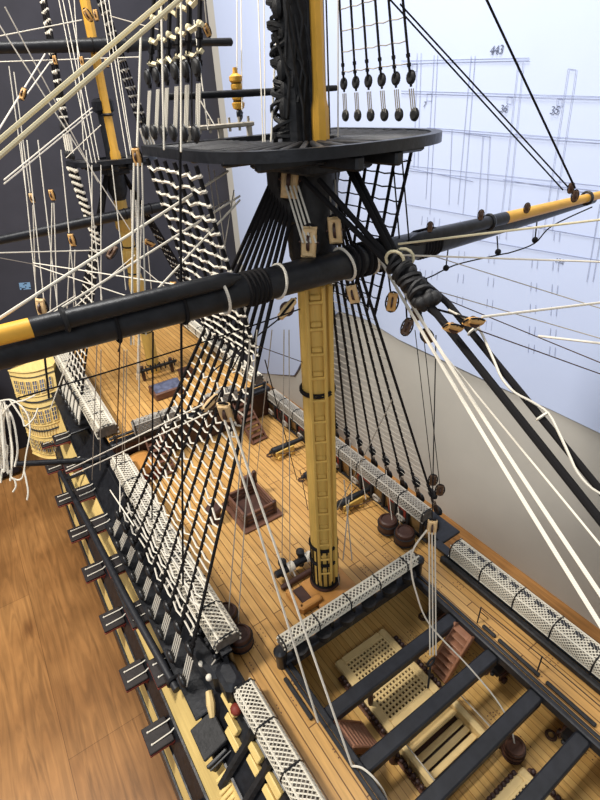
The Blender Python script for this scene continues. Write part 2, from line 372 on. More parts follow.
# decks
def deckpoly(y0, y1, z, inset, name, m_, xin=None, side=0, th=.12):
    n = 24; m = MB(); ys2 = [y0+(y1-y0)*i/n for i in range(n+1)]
    L_ = [(-(hw(y, max(z, 0))-inset) if side <= 0 else xin) for y in ys2]; R_ = [((hw(y, max(z, 0))-inset) if side >= 0 else -xin) for y in ys2]
    top = [[(L_[i]+(R_[i]-L_[i])*k/6, ys2[i], z) for k in range(7)] for i in range(n+1)]
    bot = [[(p[0], p[1], z-th) for p in rw] for rw in top]
    m.grid(top); m.grid(bot)
    ed = [rw[0] for rw in top]+[rw[-1] for rw in reversed(top)]; n2 = len(ed)
    m.add(ed+[(p[0], p[1], z-th) for p in ed], [(i, (i+1) % n2, n2+(i+1) % n2, n2+i) for i in range(n2)])
    return m.build(name, m_, hull, smooth=0)
WI = 2.6
deckpoly(-1.5, 11, 0, .12, 'quarterdeck', 'deck')
deckpoly(-13.5, -1.5, 0, .12, 'gangway', 'deck', WI, -1); deckpoly(-13.5, -1.5, 0, .12, 'gangway', 'deck', WI, 1)
deckpoly(-23, -13.5, 0, .3, 'forecastle_deck', 'deck')
deckpoly(10.3, 25, 1.65, .1, 'poop_deck', 'deck')
deckpoly(-14, 2.4, -1.5, -.3, 'upper_gun_deck', 'deck2')
MB().box((0, 2.45, -.8), (8.9, .1, 1.4)).build('bulkhead', 'darkbrown', hull)
MB().box((0, -13.6, -.8), (8.9, .1, 1.4)).build('bulkhead', 'darkbrown', hull)
m = MB(); m.box((0, 10.4, .85), (8.0, .12, 1.6)); m.build('poop_bulkhead', 'darkbrown', hull)
m = MB(); m.bbox((0, 10.25, 1.68), (8.1, .4, .22)); m.bbox((0, 10.22, 2.02), (8.1, .1, .12))
for i in range(9): m.box((-3.8+i*.95, 10.22, 1.9), (.12, .12, .4))
m.build('poop_rail', 'black', hull)
for sgn in (-1, 1):
    MB().bbox((sgn*3.86, -7.2, .12), (.2, 11, .24), None, .04).build('waterway', 'blackrough', hull)
# treenail marks on the deck planks
m = MB()
def nail(x, y, z=0.0):
    for dx in (0, .13):
        for dy in (0, .16, .27): m.box((x+dx, y+dy*random.uniform(.8, 1.2), z+.004), (.03, .035, .008))
for y in (-6.5, -4.6, -2.6, -.9, .5, 2.3, 6.2, 8.4, 9.4):
    for x in (-3.6, -3.1, -2.85, 3.05, 3.6, -1.8, 1.2, 2.2):
        if y < -1.6 and abs(x) < 2.8: continue
        if random.random() < .75: nail(x+random.uniform(-.2, .2), y+random.uniform(-.4, .4))
for i in range(14): nail(random.uniform(1.3, 3.4), random.uniform(-8, -2.5), -1.5)
m.build('treenails', 'walnut', hull)
# waist coaming and the black strips on the gangways
for sgn in (-1, 1):
    m = MB(); m.bbox((sgn*(WI-.02), -7.5, -.1), (.16, 12, .34)); m.bbox((sgn*(WI+.14), -7.5, .03), (.1, 12, .08)); m.build('coaming', 'beam', hull)
    for a, b in ((-2.0, -3.35), (-4.23, -4.69), (-4.8, -6.15), (-6.36, -7.75), (-7.95, -9.4), (-9.6, -11)):
        if sgn < 0 and a > -4 or sgn > 0 and a < -4 or a < -7: MB().bbox((sgn*2.93, (a+b)/2, .05), (.11, a-b, .1), None, .02).build('gangway_batten', 'blackrough', hull)
# rope rail on the port gangway
m = MB(); st = [(3.02, -4.05), (3.1, -6.05), (3.1, -8.0), (3.1, -10)]
for x, y in st: m.tube([(x-.12, y, 0), (x, y+.05, .62)], .022, 5); m.tube([(x+.28, y-.1, 0), (x, y+.05, .4)], .016, 5)
m.build('rail_stanchion', 'iron', hull)
m = MB(); m.tube([(x, y+.05, .6) for x, y in st], .018, 5); m.build('hand_rope', 'brownrope', hull)

# gun port lids (two open rows) : one mesh each
LY = [.2, 2.55, 5.15, 7.9, 10.5, 13.2, 16.0, 18.4, -2.5]
def lid(y, zh, reach, tilt, w):
    x0 = -(hw(y, zh)+.06); z0 = zh+sheer(y)
    R = Matrix.Rotation(tilt, 3, 'Y')
    c = V((x0, y, z0))+R @ V((-reach/2, 0, .0))
    m = MB(); m.m = 0; m.bbox(c+V((0, 0, .05)), (reach, w, .09), R, .02); m.m = 1; m.bbox(c-V((0, 0, .04)), (reach*1.02, w*1.03, .08), R, .02)
    o = m.build('gun_port_lid', ['lid', 'red'], hull)
    h = MB()
    for k in (-.2, .2):
        a = V((x0+.12, y+k*w, z0+.2)); b = c+R @ V((-reach*.3, 0, 0)); b.y = y+k*w*1.2; b.z += .12
        h.tube(sag(a, V((x0-.02, y+k*w*1.1, z0+.14)), 0, 1)+[b], .024, 5); h.ball(b, .04, nu=6, nv=4)
    h.build('lid_tackle', 'white', o, origin=V(hull['_o']))
    p = MB(); p.m = 0; p.box((x0+.05, y, z0-.42), (.1, w*.92, .72), Matrix.Rotation(-.45, 3, 'Y')); p.build('gun_port', 'red', hull)
for y in LY: lid(y-.1, -2.5, .78, .05, .86)
for y in (1.25, 3.7, 6.35, 8.95, 11.3, 13.7, 16.2): lid(y-.2, -1.03, .74, .04, 1.0)

# channels
for sgn in (-1, 1):
    CZ = -.62 if sgn < 0 else -.05
    m = MB(); m.bbox((sgn*4.98, 3.5, CZ), (.98, 9.4, .12), None, .03)
    for y in (-.6, 1.2, 3, 4.8, 6.6, 7.8): m.box((sgn*5.05, y, CZ-.18), (.5, .1, .3))
    m.build('channel', 'black', hull)
    m = MB(); m.bbox((sgn*4.7, 16.6, .75), (1.0, 5.4, .12), None, .03); m.build('channel', 'black', hull)
# entry porch, upper strakes and fenders, starboard
m = MB(); R = Matrix.Rotation(-.35, 3, 'Y'); m.bbox((-5.32, -1.75, -.62), (.78, .95, .1), R, .03); m.bbox((-5.2, -1.75, -.95), (.5, .85, .5), None, .03); m.build('entry_canopy', 'blackrough', hull)
m = MB(); m.bbox((-5.3, -2.4, -.85), (.72, .05, .06), R); m.bbox((-5.3, -2.31, -1.0), (.66, .1, .5), R); m.build('canopy_front', 'iron', hull)
for y0, y1, z in ((-1.25, -2.0, -.12), (-1.75, -2.35, -.3), (-2.0, -2.65, -.46), (-2.85, -3.35, -.12), (-3.0, -3.5, -.3), (-3.7, -4.3, -.1), (-3.8, -4.3, -.3), (-4.6, -5.6, -.1), (-4.7, -5.6, -.3)):
    yc = (y0+y1)/2; MB().bbox((-(hw(yc, z)+.06), yc, z), (.2, y0-y1, .24), Matrix.Rotation(-.85, 3, 'Y'), .02).build('hull_strake', 'yellow', hull)
for i in range(5):
    y = -2.62-.13*i; MB().bbox((-(hw(y, -1.15-.04*i)+.1), y, -1.15-.05*i), (.42, .11, .12), Matrix.Rotation(-.5, 3, 'Y'), .02).build('entry_step', 'yellow', hull)
for y in (-2.75, -3.6, -4.45):
    MB().tube([(-(hw(y, z)+.12), y, z) for z in (.2, -.1, -.4, -.8, -1.3)], .13, 6).build('fender', 'blackrough', hull)
m = MB(); m.ball((-4.5, -2.0, .18), .16, (1, 1.1, .8)); m.build('port_light', 'red', hull)
m = MB(); m.tube([(-4.85, -.9, -.2), (-4.95, -1.2, -.3), (-5.05, -1.45, -.5)], [.1, .13, .08], 8); m.build('timber_head', 'tan', hull)
# bulwark boards between the channel and the rail: black knees, cleats and kevels
m = MB()
for i in range(26):
    y = -1.0+i*.36; m.bbox((-(hw(y, .2)+.06), y, .4), (.14, .16, .45), Matrix.Rotation(random.uniform(-.2, .2), 3, 'X'), .03)
m.build('timber_head', 'blackrough', hull)
for i in range(24):
    y = -.7+i*.38; z = random.uniform(.2, .75); x = -(hw(y, z)+.2); m = MB(); n = random.choice((1, 2))
    for k in range(n): m.tube(smooth([V((x, y, z)), V((x-.14, y+.06*k, z-.12)), V((x-.16, y+.1+.05*k, z-.32)), V((x-.05, y+.17, z-.2)), V((x, y+.1, z+.02))], 4), .026, 5)
    m.build('rope_coil', random.choice(('white', 'grey', 'grey', 'brope')), hull)
for i in range(18):
    y = -.6+i*.5; m = MB(); m.ball((-(hw(y, .2)+.1), y, .62), .085, (1, 1, 1.3)); m.build('kevel_head', random.choice(('blackrough', 'black', 'batten')), hull)
# bracket at the end of the boom alongside
m = MB(); m.tube([(-5.0, -.3, -.85), (-5.3, -.2, -.8), (-5.52, .2, -.72)], .08, 8); m.ring((-5.54, .3, -.72), .2, .05, (0, 1, 0), 12, 5); m.build('boom_bracket', 'iron', hull)
m = MB(); m.tube([(-5.1, 12.6, -.75), (-5.7, 12.6, -.75), (-6.2, 12.6, -.72)], .08, 6); m.build('boom_bracket', 'iron', hull)

# quarter gallery
def gal(sgn):
    g = MB(); rows = []
    A, B_, C_, D_ = V((-6.75, 20.6, 2.1)), V((-4.55, 19.4, 2.2)), V((-5.5, 17.6, -2.6)), V((-7.15, 18.9, -2.45))
    n = 12; k = 14
    def P_(u, v):       # u: aft->fore, v: top->bottom
        p = A.lerp(B_, u).lerp(D_.lerp(C_, u), v); o = math.sin(PI*u)*.45*(.6+.4*math.sin(PI*v)); p += V((-.45, -.75, 0)).normalized()*o; p.z -= math.sin(PI*u)*.12
        return V((p.x*(-sgn), p.y, p.z))
    g.grid([[P_(i/n, j/k) for i in range(n+1)] for j in range(k+1)])
    g.grid([[P_(0, j/k) for j in range(k+1)], [V((-4.2*(-sgn), 22.5, P_(0, j/k).z)) for j in range(k+1)]])
    g.grid([[P_(i/n, 1) for i in range(n+1)], [V((-4.0*(-sgn), 20, -2.9)) for i in range(n+1)]])
    g.grid([[P_(i/n, 0) for i in range(n+1)], [V((-3.8*(-sgn), 20.5, 2.5)) for i in range(n+1)]])
    q = g.build('quarter_gallery', 'yellow', hull)
    for v, h in ((.1, .14), (.43, .14), (.78, .14)):
        for i in range(6):
            u0 = .08+i*.15; w = MB(); f_ = V((-.03, -.05, 0))
            if sgn > 0: f_ = V((.03, -.05, 0))
            vs = [P_(u0, v)+f_, P_(u0+.05, v)+f_, P_(u0+.1, v)+f_, P_(u0+.1, v+h)+f_, P_(u0+.05, v+h)+f_, P_(u0, v+h)+f_]
            w.add(vs+[p-f_*2 for p in vs], [(0, 1, 4, 5), (1, 2, 3, 4)]); w.build('gallery_window', 'glass', q, origin=V(hull['_o']))
            w = MB()
            for t in (0, .5, 1): w.tube([P_(u0+.1*t, v)+f_*1.2, P_(u0+.1*t, v+h)+f_*1.2], .02, 4)
            for t in (0, .33, .66, 1): w.tube([P_(u0, v+h*t)+f_*1.2, P_(u0+.1, v+h*t)+f_*1.2], .016, 4)
            w.build('glazing_bars', 'yellow', q, origin=V(hull['_o']))
    for v in (.0, .06, .27, .33, .4, .6, .66, .74, .95, 1.0):
        w = MB(); w.tube([P_(i/n, v)+V((0, -.04, 0)) for i in range(n+1)], .055 if v in (.0, .33, .66, 1.0) else .03, 5)
        w.build('gallery_moulding', 'black' if v in (.06, .33, .4, .66) else 'yellow', q, origin=V(hull['_o']))
    w = MB()
    for i in range(14): u = .08+i*.066; w.tube([P_(u, .62)+V((0, -.04, 0)), P_(u, .72)+V((0, -.04, 0))], .03, 5)
    w.build('baluster', 'tan', q, origin=V(hull['_o']))
gal(-1)

# ------------------------------------------------------------------ hammock nettings
def netting(name, label, path, wd, ht, fill='canvas', strand='net', cell=.15, group=None, up=(0, 0, 1), out=1.0, irons=1.2, rs=.02):
    """a stowed hammock roll in twine netting along a path of inboard-bottom points"""
    t = thing(name, label, 'netting', path[0], 0, group)
    P_ = [V(p) for p in path]; L_ = [0]
    for a, b in zip(P_, P_[1:]): L_.append(L_[-1]+(b-a).length)
    tot = L_[-1]; upv = V(up)
    def at(s):
        s = max(0, min(tot, s))
        for i in range(len(P_)-1):
            if s <= L_[i+1]+1e-9:
                k = (s-L_[i])/(L_[i+1]-L_[i]); d_ = (P_[i+1]-P_[i]).normalized(); return P_[i].lerp(P_[i+1], k), d_.cross(upv).normalized()*out
    prof = [(0, 0), (-.05, .25), (-.05, .5), (-.02, .8), (.12, 1.0), (.5, 1.06), (.88, 1.0), (1.02, .8), (1.05, .4), (1, 0)]
    AL = [0]
    for (x0, z0), (x1, z1) in zip(prof, prof[1:]): AL.append(AL[-1]+math.hypot((x1-x0)*wd, (z1-z0)*ht))
    def PS(s, k, g=0.0):
        q = k*AL[-1]; i = 0
        while i < len(prof)-2 and q > AL[i+1]: i += 1
        f_ = (q-AL[i])/(AL[i+1]-AL[i])
        a = prof[i]; b = prof[i+1]; x = a[0]+(b[0]-a[0])*f_; z = a[1]+(b[1]-a[1])*f_
        p, o = at(s); x2 = .5+(x-.5)*(1+g/wd*2); z2 = z*(1+g/ht)
        return p+o*(x2*wd)+upv*(z2*ht)
    ns = max(2, int(tot/.2)); m = MB(); K = 9
    m.grid([[PS(tot*i/ns, k/K)+V((0, 0, .03*math.sin(i*2.1+k))) for k in range(K+1)] for i in range(ns+1)])
    m.add([PS(0, k/K) for k in range(K+1)], [tuple(range(K+1))]); m.add([PS(tot, k/K) for k in range(K+1)], [tuple(range(K, -1, -1))])
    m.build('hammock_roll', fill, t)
    m = MB(); per = 2*ht+wd; nv = max(5, int(per/cell)); nu = int(tot/cell)
    for d_ in (1, -1):
        for i in range(-nv, nu+nv+1):
            pts = []
            for j in range(nv+1):
                s = (i+d_*(j-nv/2))*cell
                if 0 <= s <= tot: pts.append(PS(s, j/nv, .03))
            if len(pts) > 1: m.tube(pts, rs, 3, False)
    for k in (0.0, .33, .66, 1.0): m.tube([PS(tot*i/ns, k, .03) for i in range(ns+1)], rs*1.6, 4)
    m.build('net', strand, t)
    if irons:
        m = MB(); n = int(tot/irons)
        for i in range(n+1):
            s = min(tot, i*irons+.05); m.tube([PS(s, 0, .05)-upv*.15]+[PS(s, k/6, .05) for k in range(7)], .028, 4)
        m.build('crane_iron', 'iron', t)
    return t
def rl(y): return .99+sheer(y)
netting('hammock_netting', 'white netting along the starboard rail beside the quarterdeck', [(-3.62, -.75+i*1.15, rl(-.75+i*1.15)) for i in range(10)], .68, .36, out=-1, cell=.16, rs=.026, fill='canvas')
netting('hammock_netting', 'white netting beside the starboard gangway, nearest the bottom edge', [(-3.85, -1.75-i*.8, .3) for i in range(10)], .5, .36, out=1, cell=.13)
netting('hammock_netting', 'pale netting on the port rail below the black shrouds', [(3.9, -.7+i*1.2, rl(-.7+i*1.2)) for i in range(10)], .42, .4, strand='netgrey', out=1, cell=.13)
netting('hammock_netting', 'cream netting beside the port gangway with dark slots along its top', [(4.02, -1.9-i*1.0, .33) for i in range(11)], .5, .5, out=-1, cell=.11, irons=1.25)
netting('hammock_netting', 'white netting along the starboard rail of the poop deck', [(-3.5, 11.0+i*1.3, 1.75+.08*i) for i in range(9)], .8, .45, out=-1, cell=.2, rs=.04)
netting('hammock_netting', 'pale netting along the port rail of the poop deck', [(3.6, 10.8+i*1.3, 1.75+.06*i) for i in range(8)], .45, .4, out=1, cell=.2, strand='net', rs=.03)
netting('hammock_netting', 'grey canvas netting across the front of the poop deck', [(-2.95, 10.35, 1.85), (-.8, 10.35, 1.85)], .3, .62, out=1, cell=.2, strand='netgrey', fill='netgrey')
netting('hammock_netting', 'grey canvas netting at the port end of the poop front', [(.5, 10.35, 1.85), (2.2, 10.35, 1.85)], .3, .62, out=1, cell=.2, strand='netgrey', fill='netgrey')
m = MB()
for i in range(22): m.box((4.3, -2.1-i*.42, .875), (.13, .26, .04))
m.build('netting_slot', 'black', hull)

# barricade in front of the main mast
bar = thing('barricade', 'black rail with leather buckets in front of the main mast', 'rail', (0, -1.5, 0))
m = MB(); m.bbox((0, -1.55, -.1), (5.5, .3, .4)); m.build('deck_beam', 'beam', bar)
m = MB(); m.bbox((0, -1.5, .62), (5.6, .26, .14)); m.build('top_rail', 'black', bar)
for i in range(7):
    m = MB(); m.bbox((-2.65+i*.883, -1.5, .3), (.16, .16, .6)); m.build('post', 'black', bar)
for i in range(6):
    m = MB(); m.lathe([(.12, 0), (.19, .06), (.24, .36), (.26, .4), (.22, .4)], (-2.2+i*.883, -1.72, .1), None, 14); m.build('bucket', 'blackrough', bar)
for x in (-2.78, 2.78):
    m = MB(); m.lathe([(.12, -.2), (.15, 0), (.15, .5), (.2, .6), (.2, .72), (.12, .8)], (x, -1.6, 0), None, 12); m.build('newel_post', 'black', bar)
netting('hammock_netting', 'white netting on top of the black rail in front of the main mast', [(-2.7, -1.68, .7), (2.7, -1.68, .7)], .34, .26, out=-1, cell=.14)

# skid beams
SKY = [-3.42, -4.9, -6.33, -7.66, -9.2]; LB = ['black skid beam over the waist, the one nearest the main mast', 'black skid beam over the waist, second from the main mast', 'black skid beam over the waist, third from the main mast', 'black skid beam over the waist, fourth from the main mast', 'black skid beam over the waist, fifth from the main mast']
for y, l in zip(SKY, LB):
    m = MB(); m.bbox((0, y-.04, -.2), (5.02, .4, .34), None, .04); tag(m.build('skid_beam', 'beam'), l, 'beam')
for k, (x, y, l) in enumerate(((-.95, -3.45, 'turned brown post under the skid beam at the grating, near its left corner'), (1.1, -3.3, 'turned brown post under the skid beam at the grating, near the ladder'), (-1.35, -4.85, 'turned brown post under the second skid beam beside the open hatch'), (1.35, -6.3, 'turned brown post under the third skid beam by the barrel'))):
    m = MB(); m.lathe([(.11, 0), (.11, .12), (.06, .2), (.09, .55), (.06, .95), (.1, 1.05), (.1, 1.12)], (x, y-.03, -1.5), None, 12); tag(m.build('stanchion', 'darkbrown'), l, 'post')
# ================================================================== MASTS
def band(m, c0, c1, r, n=4, w=.05):
    for i in range(n): m.ring(V(c0).lerp(V(c1), i/max(1, n-1)), r, w, V(c1)-V(c0), 20, 5)
mm_ = thing('mainmast', 'thick ochre mast rising through the deck in the middle', 'mast', (0, 0, 0))
m = MB(); m.lathe([(.41, -1.4), (.41, 0), (.42, 3), (.41, 7), (.39, 10), (.37, 11.2)], seg=28); m.build('lower_mast', 'mast', mm_)
FD = V((-.52, -.85, 0)).normalized(); SD = V((.85, -.52, 0)).normalized()
RF = Matrix((( SD.x, FD.x, 0), (SD.y, FD.y, 0), (0, 0, 1)))
m = MB()
for k in range(14):
    z0 = .9+k*.72
    if z0 > 10.4: break
for sx in (-.19, .19):
    for z0, z1 in ((.6, 5.3), (5.3, 10.6)): m.bbox(FD*.39+SD*sx+V((0, 0, (z0+z1)/2)), (.085, .2, z1-z0), RF, .02)
m.build('front_fish', 'mast', mm_)
m = MB()
for k in range(15):
    z = 1.0+k*.66; m.bbox(FD*.41+V((0, 0, z)), (.34, .16, .08), RF, .02); m.bbox(FD*.4+V((0, 0, z+.11)), (.26, .1, .14), RF, .03)
m.build('climbing_cleat', 'mast', mm_)
m = MB(); m.bbox(SD*.36+FD*.16+V((0, 0, 5.6)), (.12, .34, 10), RF, .04); m.build('side_fish', 'mast', mm_)
m = MB()
for z in (.2, 1.3, 1.97, U(313, 386, 'x', 0).z):
    m = MB(); m.ring((0, 0, z), .45, .035, (0, 0, 1), 24, 5); m.ring((0, 0, z+.07), .45, .035, (0, 0, 1), 24, 5); m.build('mast_band', 'brope', mm_)
m = MB()
for i in range(16):
    a = i*2*PI/16; c, s = math.cos(a)*.43, math.sin(a)*.43
    m.tube([(c, s, .12), (c*1.03, s*1.03, 1.0), (c*1.0, s*1.0, 1.95)], .03, 5)
m.build('belayed_line', 'brope', mm_)
m = MB(); m.lathe([(.40, 10.9), (.52, 11.2), (.56, 12), (.54, 12.9), (.5, 13.3)], seg=20); m.bbox((0, .25, 12.6), (1.3, 1.2, 1.5), None, .2); m.bbox((0, 0, 13.15), (1.6, 2.2, .3)); m.build('hounds', 'blackrough', mm_)
m = MB(); m.lathe([(.36, 13.3), (.34, 17.5)], (0.12, .1, 0), None, 24); m.build('masthead', 'black', mm_)
m = MB(); m.bbox((-.3, -.05, 15.4), (.5, .5, 4.4), None, .1)
for i in range(62):
    z = 13.5+i*.066; m.ring((-.3+random.uniform(-.08, .06), .08, z), .3-.001*i+random.uniform(-.06, .06), random.uniform(.03, .055), (random.uniform(-.5, .5), random.uniform(-.5, .5), 1), 12, 5)
for i in range(16):
    x = -.66+.05*i*(1 if i % 2 else .5); z = 13.5+random.uniform(0, 2.6); y = -.32+.12*abs(x+.3); m.tube([(x, y, z), (x+random.uniform(-.12, .12), y-.06, z+.6), (x+random.uniform(-.2, .2), y, z+1.3)], .03, 5)
for i in range(9):
    z = 13.5+i*.3; m.ball((-.5+random.uniform(-.12, .1), -.12, z), random.uniform(.1, .15), (.7, .9, 1.3), nu=8, nv=6)
m.build('shroud_eyes', 'blackrough', mm_)
m = MB(); m.bbox((0, -.2, -.02+.06), (1.5, 1.25, .14)); m.build('mast_partner', 'orange', mm_)
m = MB(); m.ring((0, 0, .16), .44, .08, (0, 0, 1), 24, 6); m.build('mast_coat', 'darkbrown', mm_)

# fighting tops: shared design
def top(name, label, c, sw, fr, af, th_, rad, pin=True):
    cx, cy, cz = c; t = thing(name, label, 'platform', c)
    out = []
    n = 40
    for i in range(n+1):                     # front curve from port to starboard
        a = PI*i/n; x = math.cos(a); y = math.sin(a); e = .8
        out.append((math.copysign(abs(x)**e, x)*sw, -abs(y)**.8*fr))
    oo = out+[(-sw, af), (sw, af)]
    def band_(sc0, z0, z1, mb):
        inn = [(x*sc0, (y if y < af-.01 else y-.2)*sc0) for x, y in oo]; k = len(oo)
        vs = [(cx+x, cy+y, cz+z0) for x, y in oo]+[(cx+x, cy+y, cz+z1) for x, y in oo]+[(cx+x, cy+y, cz+z1) for x, y in inn]+[(cx+x, cy+y, cz+z0) for x, y in inn]
        fs = []
        for a in range(4):
            for i in range(k): fs.append((a*k+i, a*k+(i+1) % k, ((a+1) % 4)*k+(i+1) % k, ((a+1) % 4)*k+i))
        mb.add(vs, fs)
    m = MB(); band_(.92, -.12, .06, m); m.build('rim', 'black', t)
    m = MB(); m.prism([(cx+x*.95, cy+(y*.95)) for x, y in oo], cz-.1, cz-.05); m.build('boarding', 'blackrough', t)
    m = MB()
    nb = 17
    for i in range(nb):                     # raised battens fanning from the mast hole to the rim
        a = PI*(i+.5)/nb; x = math.cos(a); y = math.sin(a); e = .8
        p = V((cx+math.copysign(abs(x)**e, x)*sw*.93, cy-abs(y)**.8*fr*.93, cz)); q = V((cx+x*.45*sw/2.9*1.6, cy-.1-.4*y, cz)); 
        d_ = (p-q); ln = d_.length; m.bbox((p+q)/2, (ln, .11*sw/2.9, .09), Matrix.Rotation(math.atan2(d_.y, d_.x), 3, 'Z'), .02)
    for s in (-1, 1):
        for i in range(8):
            y = .15+i*(af-.3)/7; m.bbox((cx+s*(sw*.62), cy+y, cz), (sw*.62, .11, .09), None, .02)
    m.build('batten', 'batten', t)
    m = MB()
    for s in (-1, 1): m.bbox((cx+s*.5*sw/2.9, cy, cz-.25), (.2, fr+af-.4, .25)); 
    for y in (-fr*.55, 0, af*.6): m.bbox((cx, cy+y, cz-.2), (sw*1.5, .18, .2))
    m.build('trestle', 'black', t)
    if pin:
        m = MB(); m.bbox((cx-.75, cy+af-.1, cz+.3), (1.75, .14, .1)); 
        for x in (-1.55, -.75, .0): m.box((cx+x, cy+af-.1, cz+.13), (.1, .1, .3))
        for i in range(7): m.cyl((cx-1.5+i*.25, cy+af-.1, cz+.18), (cx-1.5+i*.25, cy+af-.1, cz+.46), .03)
        m.build('pin_rail', 'palewood', t)
    return t
top('fighting_top', 'large black platform around the head of the thick middle mast', (0, 0, 13.5), 2.62, 2.3, 2.5, .2, 0)
tm = thing('topmast', 'slim yellow spar with an octagonal heel beside the black masthead', 'mast', (.2, -.42, 13.5))
m = MB(); c = U(321, 142, 'y', -.5); e = U(316, 0, 'y', -.5)
dirv = (e-c)/(e.z-c.z)
pts = [c+dirv*z for z in (0, .55, .7, 1.0, 4.5)]
m.tube(pts, [.17, .17, .135, .12, .115], 8); m.build('pole', 'boomy', tm)
m = MB(); m.ring(pts[3]+V((0, 0, 1.4)), .13, .02, (0, 0, 1), 12, 4); m.build('hoop', 'black', tm)

zm = thing('mizzenmast', 'thinner ochre mast standing on the poop deck behind the yard', 'mast', (0, 15.9, 1.65))
A = V((0, 15.95, 1.2)); B = V((0, 15.0, 11.2)); C_ = V((.05, 14.85, 12.4))
m = MB(); m.tube([A, A.lerp(B, .4), B], [.33, .32, .27], 20); m.build('lower_mast', 'mast', zm)
m = MB(); d_ = (B-A).normalized()
for k in (.1, .3, .5, .62, .75, .9): p = A.lerp(B, k); m = MB(); m.ring(p, .33-.05*k, .04, d_, 18, 5); m.build('mast_band', 'brope', zm)
m = MB()
for k, r_ in ((.55, .4), (.7, .43), (.86, .42)): p = A.lerp(B, k); m.tube([p-d_*.35, p-d_*.2, p+d_*.2, p+d_*.35], [.32, r_, r_, .36], 8)
m.build('cheek', 'mast', zm)
m = MB(); m.tube([B-d_*.4, B, C_], [.28, .42, .4], 14); m.bbox(C_-V((0, 0, .3)), (1.0, 1.0, .5)); m.build('hounds', 'blackrough', zm)
m = MB(); m.tube([C_, U(103, 112, 'y', 14.9), U(98, 98, 'y', 14.9)], [.26, .24, .22], 14); p = U(103, 106, 'y', 14.6); m.bbox(p, (.7, .9, .5), None, .1); m.build('masthead', 'black', zm)
top('fighting_top', 'small black platform high on the thinner mast at the left', (.05, 14.5, 12.45), 1.75, 1.2, 1.3, .2, 0, False)
zt = thing('topmast', 'slim yellow topmast above the small left platform', 'mast', (.0, 14.3, 12.5))
m = MB(); a = U(117, 163, 'y', 14.2); b = U(84, -4, 'y', 14.2); k = (b-a)
m.tube([a, a+k*.07, a+k*.09, a+k*.5, b], [.22, .22, .17, .17, .19], 8); m.build('pole', 'boomy', zt)
m = MB(); m.ring(a+k*.75, .2, .05, k, 12, 4); m.ring(a+k*.32, .2, .05, k, 12, 4); m.build('hoop', 'black', zt)

# ================================================================== YARDS
my = thing('main_yard', 'heavy black yard crossing the whole picture in front of the mast', 'yard', (0, -1, 11.18))
X = [-11.5, -8, -4, -1.2, 1.2, 3, 5, 7, 9.7]; R_ = [.14, .22, .28, .315, .315, .3, .26, .2, .11]
m = MB(); m.tube([(x, -1, 11.18) for x in X], R_, 20); m.build('spar', 'black', my)
for g_, r_, w_ in (((-2.3, -2.2, -2.1, -2.0, -1.9), .315, .035), ((.25, .4), .335, .045), ((.62, .74, .86), .335, .045), ((1.1, 1.25), .335, .045), ((2.3, 2.4, 2.5, 2.6, 2.7, 2.8), .315, .03), ((-3.6,), .315, .03), ((-4.8,), .315, .03)):
    m = MB()
    for x in g_: m.ring((x, -1, 11.18), r_, w_, (1, 0, 0), 20, 5)
    m.build('rope_lashing', 'brope', my)
for x, y, z, r_, tl in ((.12, -1, 11.18, .36, .25), (.78, -1, 11.18, .36, .25), (-1.55, -1, 11.18, .33, -.2), (-2.85, -1.1, 11.25, .36, .1)):
    MB().ring((x, y, z), r_, .03, (1, 0, tl), 20, 6).build('white_sling', 'white', my)
for x0, x1, xb, l in ((-2.5, -11.2, -6.02, 'black boom with a yellow outer end on the yard, at the left'), (1.75, 9.6, 5.1, 'black boom with a yellow outer end on the yard, at the right')):
    t = thing('studding_sail_boom', l, 'spar', (x0, -1.25, 11.45))
    ya = lambda x: V((x, -1.26, 11.5+(.04 if x < 0 else -.08-.006*x)))
    m = MB(); m.tube([ya(x0), ya(x0+(.25 if x1 > x0 else -.25)), ya(xb)], [.05, .14, .155], 14); m.build('inner_pole', 'black', t)
    m = MB(); m.tube([ya(xb), ya(x1)], [.15, .11], 14); m.build('outer_pole', 'boomy', t)
    for q in (.35, .9): x = x0+(x1-x0)*q; MB().ring(ya(x), .17, .04, (1, 0, 0), 14, 5).build('boom_iron', 'iron', t)
def spar(name, label, pts, rs, mt='black', cat='spar', bands=()):
    m = MB(); m.m = 0; m.tube(pts, rs, 14); m.m = 1
    a, b = V(pts[0]), V(pts[-1])
    for k in bands: m.ring(a.lerp(b, k), max(rs)*1.03, .025, b-a, 12, 4)
    return tag(m.build(name, [mt, 'brope']), label, cat)
a, b = U(0, 48, 'y', 14), U(232, 42, 'y', 14); a2 = a+(a-b)*.45
spar('topsail_yard', 'thin black yard crossing the upper left near the top edge', [a2, (a+b)/2-V((1, 0, 0)), (a+b)/2, b], [.12, .24, .24, .1], bands=(.55, .6, .65))
a, b = U(0, 240, 'y', 13.8), U(197, 199, 'y', 13.8); a2 = a+(a-b)*.35
spar('crossjack_yard', 'long black yard crossing the thinner mast at the left', [a2, a.lerp(b, .3), a.lerp(b, .75), b], [.12, .21, .22, .13], bands=(.6, .7, .72, .8))
spar('spare_spar', 'thin black spar lashed behind the black masthead above the platform', [U(163, 97, 'y', 1.3), U(250, 93, 'y', 1.3), U(336, 88, 'y', 1.3)], [.06, .07, .06])
spar('spare_spar', 'short black spar end above the grey pin rail, left of the masthead', [U(165, 43, 'y', 3), U(231, 42, 'y', 3)], [.07, .08])
bmk = spar('bumkin', 'thin black spar sticking out to the left below the stern gallery', [U(-60, 466, 'y', 11), U(0, 465, 'y', 11), U(95, 460, 'y', 11), U(140, 446, 'y', 11)], [.09, .12, .15, .16])
